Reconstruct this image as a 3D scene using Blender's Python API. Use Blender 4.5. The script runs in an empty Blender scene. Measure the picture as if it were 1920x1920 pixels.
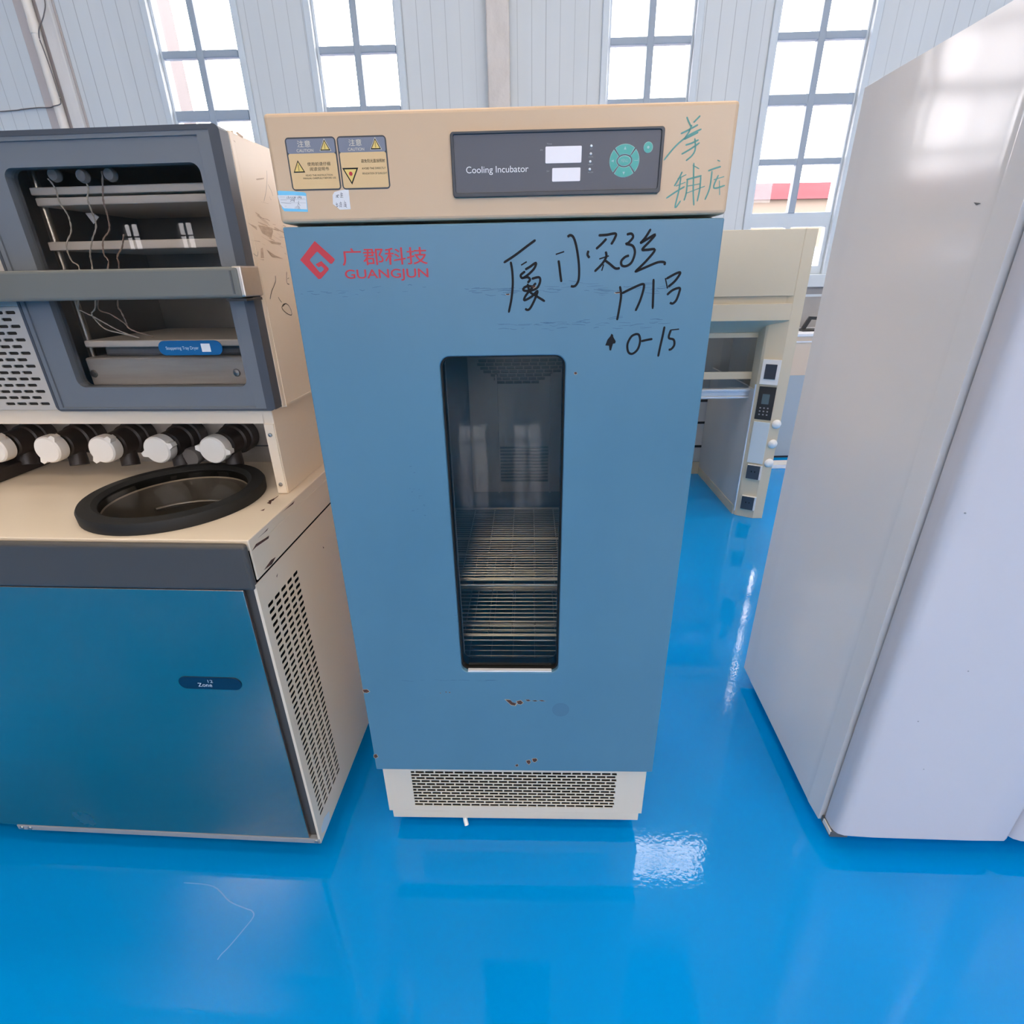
import bpy, bmesh, math, random, json
from mathutils import Vector, Matrix
C = bpy.context
S = C.scene
COL = S.collection
R = math.radians

# ------------------------------------------------------------------ camera
cam_data = bpy.data.cameras.new('camera')
cam_data.sensor_width = 36.0
cam_data.lens = 990.7 / 1920 * 36
cam_data.clip_start = 0.02
cam_data.clip_end = 300
camera = bpy.data.objects.new('camera', cam_data)
COL.objects.link(camera)
_p, _r = 0.4263, -0.0186
_F = Vector((0, math.cos(_p), -math.sin(_p)))
_U = Vector((0, math.sin(_p), math.cos(_p)))
_X = Vector((1, 0, 0))
_R2 = _X * math.cos(_r) + _U * math.sin(_r)
_U2 = _U * math.cos(_r) - _X * math.sin(_r)
camera.matrix_world = Matrix(((_R2.x, _U2.x, -_F.x, 0), (_R2.y, _U2.y, -_F.y, 0), (_R2.z, _U2.z, -_F.z, 1.5), (0, 0, 0, 1)))
S.camera = camera

# ------------------------------------------------------------------ sky, exposure
SKY = 19.0
LAMP = 29.0
world = bpy.data.worlds.new('overcast sky')
S.world = world
world.use_nodes = True
bg = world.node_tree.nodes['Background']
bg.inputs[0].default_value = (1.0, 0.955, 0.985, 1)
bg.inputs[1].default_value = SKY
S.view_settings.view_transform = 'Standard'
S.view_settings.look = 'None'
S.view_settings.gamma = 1.0
S.view_settings.use_curve_mapping = False
S.view_settings.exposure = -0.28
try:
    S.cycles.use_denoising = True
    S.cycles.max_bounces = 10
    S.cycles.diffuse_bounces = 5
    S.cycles.transparent_max_bounces = 16
    S.cycles.sample_clamp_indirect = 8.0
    S.cycles.caustics_reflective = False
    S.cycles.caustics_refractive = False
except Exception:
    pass

D = json.loads('''{"ink":[[[0.0035,1.5147],[0.0225,1.5255],[0.0445,1.5399],[0.0582,1.5486]],[[0.0155,1.5162],[0.018,1.5006],[0.0185,1.4802],[0.0158,1.4568],[0.0105,1.4342]],[[0.0333,1.5104],[0.0431,1.5157]],[[0.0402,1.5033],[0.0485,1.5076],[0.0588,1.5135],[0.0555,1.5045],[0.0443,1.4946],[0.0354,1.4901],[0.0326,1.4948],[0.0402,1.5007]],[[0.0354,1.4901],[0.0443,1.4913],[0.0485,1.4874],[0.0443,1.4823]],[[0.0513,1.4886],[0.0638,1.4909],[0.0661,1.4845],[0.0611,1.4743],[0.0498,1.4698],[0.0386,1.47],[0.0372,1.4734],[0.0442,1.4772],[0.0555,1.4757]],[[0.0588,1.4821],[0.0498,1.4719],[0.0408,1.4616],[0.0385,1.4543],[0.0512,1.4601],[0.0617,1.4691],[0.0569,1.4556],[0.0492,1.4417],[0.0441,1.4383],[0.0398,1.4405]],[[0.0443,1.481],[0.0484,1.468],[0.0611,1.46],[0.0747,1.4519]],[[0.0924,1.526],[0.1066,1.53]],[[0.0973,1.5168],[0.0991,1.5068],[0.1007,1.4954],[0.1029,1.4826]],[[0.1117,1.552],[0.1162,1.5545],[0.1217,1.5511],[0.1267,1.5384],[0.1309,1.5187],[0.1329,1.5012],[0.1326,1.486],[0.1287,1.4778],[0.1241,1.4753],[0.1193,1.4759]],[[0.1477,1.5307],[0.1463,1.5246],[0.15,1.5196]],[[0.1634,1.5534],[0.1768,1.5539],[0.1917,1.5555],[0.1905,1.5481],[0.1852,1.5393]],[[0.1771,1.5484],[0.1694,1.5406],[0.1603,1.5329]],[[0.1768,1.529],[0.1781,1.5203],[0.1711,1.5093],[0.1593,1.4982]],[[0.1665,1.5176],[0.1826,1.5222]],[[0.1716,1.4993],[0.1744,1.5092]],[[0.1762,1.5154],[0.1847,1.5098],[0.1948,1.5026],[0.2024,1.503]],[[0.2103,1.5538],[0.2182,1.5548],[0.2211,1.5493],[0.2139,1.5412],[0.2105,1.5398],[0.2215,1.5367],[0.2261,1.5264],[0.222,1.5121],[0.2137,1.5061],[0.2057,1.5069],[0.2042,1.5137],[0.21,1.5198],[0.2167,1.5221]],[[0.2497,1.5614],[0.2415,1.5484],[0.2336,1.5401]],[[0.2336,1.5401],[0.2444,1.546],[0.2577,1.5529],[0.25,1.5434],[0.2382,1.5311],[0.2458,1.5302],[0.2593,1.5299],[0.246,1.513],[0.2282,1.4963]],[[0.2282,1.4963],[0.2481,1.5042],[0.2666,1.5109],[0.2775,1.5104],[0.2774,1.5062]],[[0.2044,1.4745],[0.2074,1.459],[0.2053,1.4353],[0.203,1.4187]],[[0.2085,1.4628],[0.2233,1.4696],[0.2422,1.477],[0.2459,1.4726],[0.2419,1.4532],[0.2357,1.4369],[0.2344,1.4354]],[[0.2613,1.4851],[0.2628,1.4633],[0.2642,1.4365]],[[0.2813,1.486],[0.2867,1.4693]],[[0.2829,1.4847],[0.2985,1.4928],[0.306,1.4937],[0.2984,1.4812],[0.2875,1.4719]],[[0.2869,1.459],[0.2958,1.4666],[0.3074,1.4698],[0.3074,1.462],[0.3037,1.4501],[0.2981,1.4449],[0.2932,1.4466]],[[0.2399,1.3952],[0.2307,1.3909],[0.2245,1.3777],[0.2269,1.3641],[0.2345,1.3606],[0.2435,1.3684],[0.2467,1.3824],[0.2435,1.3935],[0.2365,1.3947]],[[0.2487,1.3823],[0.2586,1.3844],[0.2686,1.386]],[[0.288,1.4071],[0.2862,1.3907],[0.2835,1.3712],[0.2816,1.3549]],[[0.3,1.4015],[0.2974,1.3878],[0.3064,1.3843],[0.3086,1.3751],[0.3041,1.3681],[0.2993,1.3668]],[[0.3,1.4009],[0.3142,1.4021]]],"arrow":[[0.1944,1.3961],[0.1974,1.3942],[0.1982,1.3903],[0.203,1.383],[0.2023,1.3794],[0.1983,1.3786],[0.1955,1.3668],[0.1926,1.3674],[0.1913,1.3753],[0.1845,1.376],[0.188,1.386],[0.1929,1.392]],"green":[[[0.2909,1.7133],[0.2946,1.7071],[0.2991,1.7008]],[[0.3114,1.7144],[0.3066,1.7099],[0.3022,1.7059]],[[0.284,1.6918],[0.2959,1.6967],[0.3095,1.703]],[[0.3001,1.7028],[0.2962,1.6936],[0.2899,1.6843]],[[0.3156,1.6973],[0.2967,1.6894],[0.2783,1.6762],[0.2613,1.6573]],[[0.2899,1.6843],[0.2994,1.6883],[0.3112,1.6933]],[[0.2932,1.6769],[0.303,1.6794],[0.3129,1.6834]],[[0.2883,1.6649],[0.3014,1.6714],[0.3149,1.6796]],[[0.3067,1.6856],[0.309,1.6712],[0.305,1.6628],[0.2964,1.6561]],[[0.2923,1.6414],[0.2882,1.6327],[0.2817,1.6217]],[[0.2857,1.6316],[0.2992,1.6373]],[[0.2843,1.6217],[0.2991,1.6269]],[[0.2705,1.605],[0.2851,1.6138],[0.2985,1.6209]],[[0.291,1.6348],[0.2897,1.6148],[0.2863,1.5917],[0.2943,1.6012]],[[0.3079,1.6498],[0.3186,1.6448]],[[0.3092,1.653],[0.311,1.6344],[0.3133,1.6121],[0.3166,1.5939]],[[0.3,1.6302],[0.3137,1.6333],[0.3237,1.6353]],[[0.3018,1.6302],[0.3021,1.6123],[0.2996,1.6011]],[[0.3225,1.6346],[0.3231,1.6164],[0.3211,1.5995]],[[0.3024,1.6213],[0.3226,1.6242]],[[0.301,1.6112],[0.3307,1.6207]],[[0.3458,1.6559],[0.3503,1.6543]],[[0.3331,1.6416],[0.3428,1.6447],[0.3526,1.6471]],[[0.3394,1.6415],[0.3388,1.6183],[0.3333,1.6015]],[[0.3437,1.6293],[0.3597,1.6334]],[[0.3504,1.6358],[0.3452,1.6182],[0.3628,1.6212]],[[0.3528,1.628],[0.3562,1.6079]]],"logo":[[-0.3179,1.5537],[-0.2879,1.5257],[-0.2882,1.5236],[-0.2937,1.5183],[-0.2965,1.5183],[-0.3157,1.5373],[-0.3173,1.5373],[-0.3309,1.5258],[-0.3313,1.5237],[-0.3174,1.5052],[-0.3146,1.5052],[-0.3092,1.5093],[-0.3089,1.511],[-0.313,1.5149],[-0.318,1.5131],[-0.3225,1.5179],[-0.3116,1.5228],[-0.3007,1.5113],[-0.3011,1.5088],[-0.3168,1.495],[-0.3212,1.4943],[-0.3481,1.5251]],"sticker":[[-0.3673,1.6277],[-0.3645,1.6284],[-0.3411,1.6271],[-0.3233,1.6254],[-0.3201,1.6238],[-0.3217,1.5972],[-0.3613,1.5988],[-0.3639,1.6031],[-0.3648,1.6092]],"sticker_white":[[-0.3682,1.6221],[-0.3407,1.6216],[-0.3208,1.62],[-0.3225,1.6008],[-0.3611,1.6031],[-0.3635,1.6062],[-0.3662,1.6092]],"tag":[[-0.2727,1.6247],[-0.2634,1.6268],[-0.2487,1.6283],[-0.2493,1.5997],[-0.2676,1.5993],[-0.2725,1.6038],[-0.2779,1.6075],[-0.2762,1.6206]],"tagink":[[[-0.2699,1.6205],[-0.2709,1.6163]],[[-0.2704,1.6196],[-0.2686,1.6201],[-0.2694,1.6172]],[[-0.2674,1.6213],[-0.2687,1.6169],[-0.2664,1.6165]],[[-0.2672,1.6204],[-0.2657,1.6207],[-0.2664,1.6183]],[[-0.2617,1.6244],[-0.2632,1.6165]],[[-0.2635,1.6215],[-0.2589,1.622]],[[-0.2601,1.6232],[-0.2614,1.6173]],[[-0.2631,1.6194],[-0.2589,1.6197]],[[-0.2639,1.6167],[-0.259,1.617]],[[-0.2716,1.6098],[-0.2725,1.6062]],[[-0.2704,1.6085],[-0.2717,1.6044],[-0.2685,1.6052]],[[-0.2728,1.6068],[-0.2692,1.6073]],[[-0.2726,1.6032],[-0.2696,1.6043]],[[-0.2645,1.6108],[-0.2668,1.6025]],[[-0.2669,1.6085],[-0.263,1.609]],[[-0.2669,1.6061],[-0.263,1.6066]],[[-0.2632,1.6096],[-0.264,1.6024]],[[-0.2669,1.6037],[-0.2635,1.6042]],[[-0.258,1.6119],[-0.2576,1.6101]],[[-0.2592,1.6089],[-0.2556,1.6095]],[[-0.2585,1.6089],[-0.2597,1.6029]],[[-0.256,1.6092],[-0.2566,1.6029],[-0.2549,1.6022]],[[-0.2592,1.6065],[-0.2553,1.6067]],[[-0.2595,1.6041],[-0.2553,1.6046]]],"stink":[[[-0.3526,1.6197],[-0.3535,1.6168]],[[-0.3503,1.6206],[-0.3517,1.6161]],[[-0.3505,1.62],[-0.3497,1.6167]],[[-0.3482,1.619],[-0.349,1.6167]],[[-0.3482,1.6188],[-0.3464,1.619],[-0.3469,1.6166]],[[-0.3451,1.619],[-0.3433,1.6191],[-0.3452,1.6166],[-0.3434,1.6164]],[[-0.3419,1.6192],[-0.3401,1.6192],[-0.342,1.6165],[-0.3403,1.6165]],[[-0.3386,1.6198],[-0.3395,1.6162]],[[-0.3397,1.618],[-0.3379,1.6181]],[[-0.3357,1.6188],[-0.3351,1.6164]],[[-0.3334,1.6196],[-0.3337,1.6161]],[[-0.3331,1.6193],[-0.3306,1.6196],[-0.3315,1.6166]],[[-0.3334,1.6179],[-0.3302,1.6184]],[[-0.3293,1.6193],[-0.3286,1.6157]],[[-0.328,1.6189],[-0.3302,1.6163]],[[-0.3271,1.6162],[-0.3264,1.6161]],[[-0.3248,1.6174],[-0.3246,1.6162]],[[-0.3482,1.6155],[-0.3448,1.6148],[-0.3484,1.6125]],[[-0.3433,1.6154],[-0.3412,1.6156],[-0.3419,1.6117]],[[-0.3433,1.6154],[-0.3438,1.6133],[-0.3419,1.6135]],[[-0.3339,1.6134],[-0.3365,1.6068]],[[-0.3351,1.6104],[-0.3331,1.6062]],[[-0.341,1.6051],[-0.342,1.6018]],[[-0.3388,1.6057],[-0.3396,1.6021]],[[-0.3367,1.6074],[-0.3379,1.6014]],[[-0.3368,1.605],[-0.3347,1.6053],[-0.3361,1.6014]],[[-0.3343,1.6038],[-0.3344,1.6011]]],"stgrey":[[[-0.3646,1.6194],[-0.3559,1.6189]],[[-0.3644,1.6149],[-0.3536,1.6147]],[[-0.3644,1.6113],[-0.3562,1.6102],[-0.3472,1.6096]],[[-0.3591,1.6061],[-0.3557,1.6059]],[[-0.3644,1.6116],[-0.3226,1.6099]],[[-0.3642,1.6161],[-0.3217,1.6149]]],"chips":[[[-0.3693,0.5624],[-0.3583,0.5635],[-0.3528,0.5571],[-0.3597,0.5527],[-0.3671,0.5538]],[[-0.0146,0.5328],[-0.003,0.5318],[0.0018,0.5248],[0.0113,0.5211],[0.0083,0.5145],[-0.0012,0.5166]],[[0.0127,0.5276],[0.0226,0.5309],[0.0284,0.5234],[0.0225,0.5179],[0.0155,0.52]],[[0.0342,0.5332],[0.0425,0.5338],[0.0475,0.5301],[0.0404,0.5284]],[[0.0508,0.5301],[0.059,0.5323],[0.0648,0.5297],[0.0582,0.528]],[[0.0681,0.5313],[0.0756,0.5325],[0.083,0.5293],[0.0748,0.5287]],[[-0.3691,0.3384],[-0.3626,0.3409],[-0.3593,0.3311],[-0.3662,0.3261],[-0.3702,0.3297]],[[0.0355,0.3217],[0.0439,0.3243],[0.047,0.3169],[0.0425,0.3082],[0.0372,0.3143]],[[0.0514,0.3293],[0.0615,0.3307],[0.0646,0.3246],[0.0584,0.3171],[0.0531,0.3195]],[[0.0061,0.3052],[0.0124,0.309],[0.0141,0.3016],[0.0079,0.3002]],[[-0.1779,0.5531],[-0.1753,0.5553],[-0.1747,0.552]],[[-0.1634,0.5586],[-0.1602,0.5575],[-0.1613,0.5532]],[[-0.1553,0.5565],[-0.1511,0.5565],[-0.1522,0.5533]],[[0.1301,1.3288],[0.1337,1.3296],[0.1355,1.3267],[0.1326,1.3249],[0.1302,1.3261]],[[0.0499,1.4765],[0.0555,1.4783],[0.0588,1.4759],[0.0549,1.4739]],[[0.1958,1.4643],[0.2013,1.4655],[0.2064,1.4655],[0.2059,1.4634],[0.1987,1.463]],[[0.0061,1.4653],[0.0126,1.4657],[0.012,1.4636],[0.0074,1.4637]]],"stainc":[0.1224,0.5012],"sideink":[[[0.3579,1.5016],[0.3551,1.4911],[0.3427,1.4808],[0.325,1.4681],[0.3129,1.4542]],[[0.3529,1.457],[0.3578,1.4508],[0.3656,1.445]],[[0.3676,1.436],[0.3831,1.4413],[0.3979,1.4363],[0.4065,1.4244],[0.4039,1.4151],[0.3837,1.4193],[0.3662,1.4283],[0.3624,1.4347],[0.3728,1.4405],[0.3879,1.4416]],[[0.4194,1.5095],[0.4121,1.4958],[0.4107,1.4848],[0.4212,1.4823]],[[0.4162,1.4944],[0.4252,1.4962]]],"sidescuff":[[[0.2993,1.7565],[0.3099,1.7609],[0.3332,1.7569],[0.3259,1.7529]],[[0.2863,1.7426],[0.2931,1.7423],[0.2944,1.7398]],[[0.3524,1.6874],[0.3902,1.6942],[0.3867,1.6912],[0.3533,1.6849]],[[0.2799,1.6009],[0.3144,1.5956],[0.3137,1.5894]],[[0.3222,1.5996],[0.3854,1.5985],[0.3866,1.5912],[0.3717,1.5773],[0.3361,1.5845]],[[0.3522,1.5726],[0.4168,1.5699],[0.4126,1.5658],[0.3712,1.566]],[[0.2774,1.569],[0.3129,1.5689],[0.3204,1.5675]],[[0.3148,1.5546],[0.3241,1.5568],[0.3215,1.5366],[0.3068,1.5363]],[[0.3396,1.5536],[0.375,1.5434],[0.4143,1.5365],[0.3596,1.5392]],[[0.2978,1.5343],[0.3203,1.5338],[0.3174,1.5319]]],"sideline":[[[0.4079,1.7107],[0.4037,1.6961],[0.3878,1.6694],[0.3687,1.6478]],[[0.4026,1.6836],[0.413,1.6724],[0.4169,1.6629]],[[0.3981,1.6602],[0.4049,1.6538]],[[0.274,1.5479],[0.274,1.5391]],[[0.2783,1.5445],[0.292,1.5395],[0.3,1.5487]]],"wires":[[[-0.4063,1.6882],[-0.4008,1.6716],[-0.395,1.6447],[-0.3892,1.6224],[-0.3956,1.5947],[-0.4116,1.5667],[-0.4132,1.5377],[-0.4046,1.5206],[-0.4297,1.4473],[-0.4271,1.4369],[-0.4079,1.425],[-0.3791,1.4106],[-0.3535,1.3937],[-0.319,1.379]],[[-0.3345,1.6913],[-0.3297,1.6715],[-0.3336,1.65],[-0.3351,1.6263],[-0.3376,1.6023],[-0.3502,1.5762],[-0.3672,1.5496],[-0.3747,1.5232],[-0.3888,1.4491],[-0.4067,1.432],[-0.4053,1.418],[-0.3832,1.3988],[-0.3525,1.3889],[-0.3163,1.379]],[[-0.288,1.6982],[-0.3005,1.6658],[-0.3011,1.6442],[-0.3038,1.6188],[-0.3112,1.5948],[-0.3262,1.5757],[-0.3367,1.5491],[-0.3367,1.5281],[-0.3841,1.4479],[-0.3622,1.4291],[-0.3401,1.4101],[-0.3214,1.3957],[-0.279,1.381]],[[-0.2802,1.5854],[-0.2941,1.5626],[-0.3061,1.5431],[-0.3112,1.5249],[-0.3418,1.4507],[-0.3341,1.4357],[-0.3328,1.4124],[-0.3341,1.4006]]],"pads":[[-0.3884,1.6977],[-0.3298,1.6946],[-0.2711,1.6955]],"topscuff":[[[-0.0573,0.2149],[-0.0494,0.2347],[-0.0475,0.2509],[-0.0469,0.2428],[-0.0489,0.2073]],[[-0.0532,0.2228],[-0.0465,0.2252],[-0.0463,0.2151]],[[-0.0548,0.2034],[-0.0498,0.2189],[-0.0418,0.1961]],[[-0.0481,0.1592],[-0.0429,0.1701],[-0.0406,0.1594]]],"sidechip":[[[0.0168,0.9826],[0.0361,0.9888],[0.0814,0.9821],[0.0901,0.981],[0.0854,0.9765],[0.0336,0.983]],[[0.0481,0.9968],[0.0743,0.9968],[0.0948,0.9983],[0.0871,0.9953]],[[0.163,1.0201],[0.1821,1.0243],[0.2113,1.0185],[0.2302,1.0063],[0.2198,1.0003],[0.1915,1.0024],[0.1699,1.0079]],[[0.0418,0.9222],[0.0761,0.9275],[0.0964,0.9237],[0.0763,0.9171]],[[0.0824,0.8824],[0.0892,0.8846],[0.0825,0.8781]],[[0.3314,0.8249],[0.3371,0.8182],[0.3314,0.8182]],[[0.0021,0.6043],[0.008,0.5987],[0.0035,0.5981]],[[0.0062,0.5248],[0.011,0.5101],[0.0019,0.4968],[0.0004,0.5114]]],"sidelabel":[[0.0395,0.1257],[0.0708,0.1116],[0.0653,0.081],[0.0382,0.0814],[0.0139,0.0998],[0.0159,0.1177]],"bluechip":[]}''')

# ------------------------------------------------------------------ materials
MATS = {}
def mat(name, col, rough=0.5, metal=0.0, spec=0.5, emit=None, noise=None, bump=None, aniso=None, coat=0):
    """noise = (scale, amount, colour)  bump = (scale, strength, distance) on object coordinates"""
    if name in MATS:
        return MATS[name]
    m = bpy.data.materials.new(name); m.use_nodes = True
    nt = m.node_tree; b = nt.nodes['Principled BSDF']
    b.inputs['Base Color'].default_value = (*col, 1)
    b.inputs['Roughness'].default_value = rough
    b.inputs['Metallic'].default_value = metal
    b.inputs['Specular IOR Level'].default_value = spec
    if coat:
        b.inputs['Coat Weight'].default_value = coat
        b.inputs['Coat Roughness'].default_value = 0.08
    tc = nt.nodes.new('ShaderNodeTexCoord')
    if emit:
        b.inputs['Emission Color'].default_value = (*emit[0], 1)
        b.inputs['Emission Strength'].default_value = emit[1]
    if noise:
        sc, amt, c2 = noise
        mp = nt.nodes.new('ShaderNodeMapping')
        if isinstance(sc, tuple):
            mp.inputs['Scale'].default_value = sc; sc = 1.0
        nt.links.new(tc.outputs['Object'], mp.inputs['Vector'])
        n = nt.nodes.new('ShaderNodeTexNoise'); n.inputs['Scale'].default_value = sc
        n.inputs['Detail'].default_value = 6; n.inputs['Roughness'].default_value = 0.6
        nt.links.new(mp.outputs[0], n.inputs['Vector'])
        r = nt.nodes.new('ShaderNodeValToRGB')
        r.color_ramp.elements[0].position = 0.42; r.color_ramp.elements[0].color = (0, 0, 0, 1)
        r.color_ramp.elements[1].position = 0.72; r.color_ramp.elements[1].color = (amt, amt, amt, 1)
        nt.links.new(n.outputs['Fac'], r.inputs[0])
        mx = nt.nodes.new('ShaderNodeMix'); mx.data_type = 'RGBA'
        nt.links.new(r.outputs[0], mx.inputs[0])
        mx.inputs[6].default_value = (*col, 1); mx.inputs[7].default_value = (*c2, 1)
        nt.links.new(mx.outputs[2], b.inputs['Base Color'])
    if bump:
        sc, st, ds = bump
        mp = nt.nodes.new('ShaderNodeMapping')
        if isinstance(sc, tuple):
            mp.inputs['Scale'].default_value = sc; sc = 1.0
        nt.links.new(tc.outputs['Object'], mp.inputs['Vector'])
        n = nt.nodes.new('ShaderNodeTexNoise'); n.inputs['Scale'].default_value = sc
        n.inputs['Detail'].default_value = 2.0
        nt.links.new(mp.outputs[0], n.inputs['Vector'])
        bp = nt.nodes.new('ShaderNodeBump'); bp.inputs['Strength'].default_value = st
        bp.inputs['Distance'].default_value = ds
        nt.links.new(n.outputs['Fac'], bp.inputs['Height'])
        nt.links.new(bp.outputs[0], b.inputs['Normal'])
    MATS[name] = m
    return m

def glass_mat(name, tint, ior=1.5, rough=0.0):
    m = bpy.data.materials.new(name); m.use_nodes = True
    nt = m.node_tree; nt.nodes.clear()
    o = nt.nodes.new('ShaderNodeOutputMaterial'); mx = nt.nodes.new('ShaderNodeMixShader')
    t = nt.nodes.new('ShaderNodeBsdfTransparent'); g = nt.nodes.new('ShaderNodeBsdfGlossy')
    f = nt.nodes.new('ShaderNodeFresnel'); f.inputs[0].default_value = ior
    t.inputs[0].default_value = (*tint, 1); g.inputs['Roughness'].default_value = rough
    ge = nt.nodes.new('ShaderNodeNewGeometry'); iv = nt.nodes.new('ShaderNodeMath'); iv.operation = 'SUBTRACT'; iv.inputs[0].default_value = 1.0
    mu = nt.nodes.new('ShaderNodeMath'); mu.operation = 'MULTIPLY'
    nt.links.new(ge.outputs['Backfacing'], iv.inputs[1]); nt.links.new(iv.outputs[0], mu.inputs[0]); nt.links.new(f.outputs[0], mu.inputs[1])
    nt.links.new(mu.outputs[0], mx.inputs[0]); nt.links.new(t.outputs[0], mx.inputs[1]); nt.links.new(g.outputs[0], mx.inputs[2])
    nt.links.new(mx.outputs[0], o.inputs[0])
    MATS[name] = m
    return m

def board_mat():
    """painted tongue and groove boards: narrow dark groove every 105 mm, with a bump"""
    m = bpy.data.materials.new('painted boards'); m.use_nodes = True
    nt = m.node_tree; b = nt.nodes['Principled BSDF']; N = nt.nodes.new
    tc = N('ShaderNodeTexCoord'); sx = N('ShaderNodeSeparateXYZ'); nt.links.new(tc.outputs['Object'], sx.inputs[0])
    def math_(op, a, v):
        n = N('ShaderNodeMath'); n.operation = op
        nt.links.new(a, n.inputs[0])
        if isinstance(v, (int, float)): n.inputs[1].default_value = v
        else: nt.links.new(v, n.inputs[1])
        return n.outputs[0]
    u = math_('DIVIDE', sx.outputs[0], 0.105)
    fl = math_('FLOOR', u, 0)
    fr = math_('SUBTRACT', u, fl)
    d = math_('ABSOLUTE', math_('SUBTRACT', fr, 0.5), 0)
    g = math_('GREATER_THAN', d, 0.474)
    wn = N('ShaderNodeTexWhiteNoise'); wn.noise_dimensions = '1D'; nt.links.new(fl, wn.inputs['W'])
    n = N('ShaderNodeTexNoise'); n.inputs['Scale'].default_value = 1.3; n.inputs['Detail'].default_value = 8
    mp = N('ShaderNodeMapping'); mp.inputs['Scale'].default_value = (3, 1, 0.6)
    nt.links.new(tc.outputs['Object'], mp.inputs[0]); nt.links.new(mp.outputs[0], n.inputs['Vector'])
    mx = N('ShaderNodeMix'); mx.data_type = 'RGBA'
    mx.inputs[6].default_value = (0.68, 0.71, 0.735, 1); mx.inputs[7].default_value = (0.56, 0.60, 0.635, 1)
    nt.links.new(n.outputs['Fac'], mx.inputs[0])
    mx2 = N('ShaderNodeMix'); mx2.data_type = 'RGBA'
    nt.links.new(math_('MULTIPLY', g, math_('ADD', math_('MULTIPLY', wn.outputs[0], 0.45), 0.12)), mx2.inputs[0])
    nt.links.new(mx.outputs[2], mx2.inputs[6]); mx2.inputs[7].default_value = (0.16, 0.18, 0.21, 1)
    nt.links.new(mx2.outputs[2], b.inputs['Base Color'])
    bp = N('ShaderNodeBump'); bp.invert = True; bp.inputs['Strength'].default_value = 0.6; bp.inputs['Distance'].default_value = 0.006
    nt.links.new(g, bp.inputs['Height']); nt.links.new(bp.outputs[0], b.inputs['Normal'])
    b.inputs['Roughness'].default_value = 0.55
    MATS['boards'] = m
    return m

def steel_mat(name, col, rough, streak=(2, 2, 160)):
    m = bpy.data.materials.new(name); m.use_nodes = True
    nt = m.node_tree; b = nt.nodes['Principled BSDF']; N = nt.nodes.new
    b.inputs['Metallic'].default_value = 1.0
    tc = N('ShaderNodeTexCoord'); mp = N('ShaderNodeMapping'); mp.inputs['Scale'].default_value = streak
    n = N('ShaderNodeTexNoise'); n.inputs['Scale'].default_value = 1.0; n.inputs['Detail'].default_value = 4
    nt.links.new(tc.outputs['Object'], mp.inputs[0]); nt.links.new(mp.outputs[0], n.inputs['Vector'])
    n2 = N('ShaderNodeTexNoise'); n2.inputs['Scale'].default_value = 4.0; n2.inputs['Detail'].default_value = 6
    nt.links.new(tc.outputs['Object'], n2.inputs['Vector'])
    mr = N('ShaderNodeMapRange'); mr.inputs[1].default_value = 0.3; mr.inputs[2].default_value = 0.7
    mr.inputs[3].default_value = rough * 0.8; mr.inputs[4].default_value = rough * 1.25
    nt.links.new(n2.outputs['Fac'], mr.inputs[0]); nt.links.new(mr.outputs[0], b.inputs['Roughness'])
    mx = N('ShaderNodeMix'); mx.data_type = 'RGBA'
    mx.inputs[6].default_value = (*[c * 0.9 for c in col], 1); mx.inputs[7].default_value = (*col, 1)
    nt.links.new(n.outputs['Fac'], mx.inputs[0]); nt.links.new(mx.outputs[2], b.inputs['Base Color'])
    MATS[name] = m
    return m

M = {}
M['floor'] = mat('blue epoxy floor', (0.0, 0.285, 0.74), 0.045, spec=0.36, noise=(1.6, 0.22, (0.0, 0.25, 0.66)), bump=(75, 0.045, 0.004))
M['boards'] = board_mat()
M['wall'] = mat('painted wall', (0.50, 0.50, 0.49), 0.6)
M['wainscot'] = mat('grey lower wall', (0.36, 0.35, 0.35), 0.7, noise=(5, 0.5, (0.27, 0.27, 0.28)))
M['ceiling'] = mat('ceiling', (0.13, 0.13, 0.13), 0.8)
M['frame_white'] = mat('white window frame', (0.60, 0.66, 0.72), 0.45)
M['frame_grey'] = mat('grey window bar', (0.33, 0.39, 0.47), 0.5)
M['pane'] = glass_mat('window glass', (0.97, 0.97, 0.97))
M['peel'] = mat('cream flaking paint', (0.66, 0.61, 0.58), 0.65, noise=((14, 14, 5), 0.5, (0.50, 0.46, 0.44)), bump=(60, 0.4, 0.004))
M['pipe'] = mat('cream pipe', (0.80, 0.74, 0.68), 0.5)
M['post'] = mat('grey post', (0.70, 0.67, 0.65), 0.65, noise=((10, 10, 2), 0.5, (0.58, 0.56, 0.55)))
M['mauve'] = mat('mauve shade', (0.50, 0.45, 0.445), 0.6)
M['cable'] = mat('grey cable', (0.16, 0.14, 0.14), 0.6)
M['beige'] = mat('beige enamel', (0.81, 0.665, 0.505), 0.34, noise=(2.2, 0.35, (0.75, 0.62, 0.49)))
M['beige2'] = mat('pale beige enamel', (0.78, 0.66, 0.52), 0.38, noise=(6, 0.3, (0.66, 0.60, 0.50)))
M['door_blue'] = mat('blue door enamel', (0.100, 0.226, 0.318), 0.36, noise=((3.2, 3, 2.2), 0.5, (0.078, 0.184, 0.27)))
M['beige_head'] = mat('tan header enamel', (0.64, 0.435, 0.270), 0.36, noise=(1.5, 0.3, (0.60, 0.43, 0.29)))
M['beige_lit'] = mat('lit beige casing enamel', (0.87, 0.73, 0.57), 0.36, noise=(2.2, 0.35, (0.82, 0.69, 0.55)))  # same beige enamel, lightened to paint in stronger light on the casing
M['vent'] = mat('grey beige vent enamel', (0.47, 0.42, 0.37), 0.45)
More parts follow.
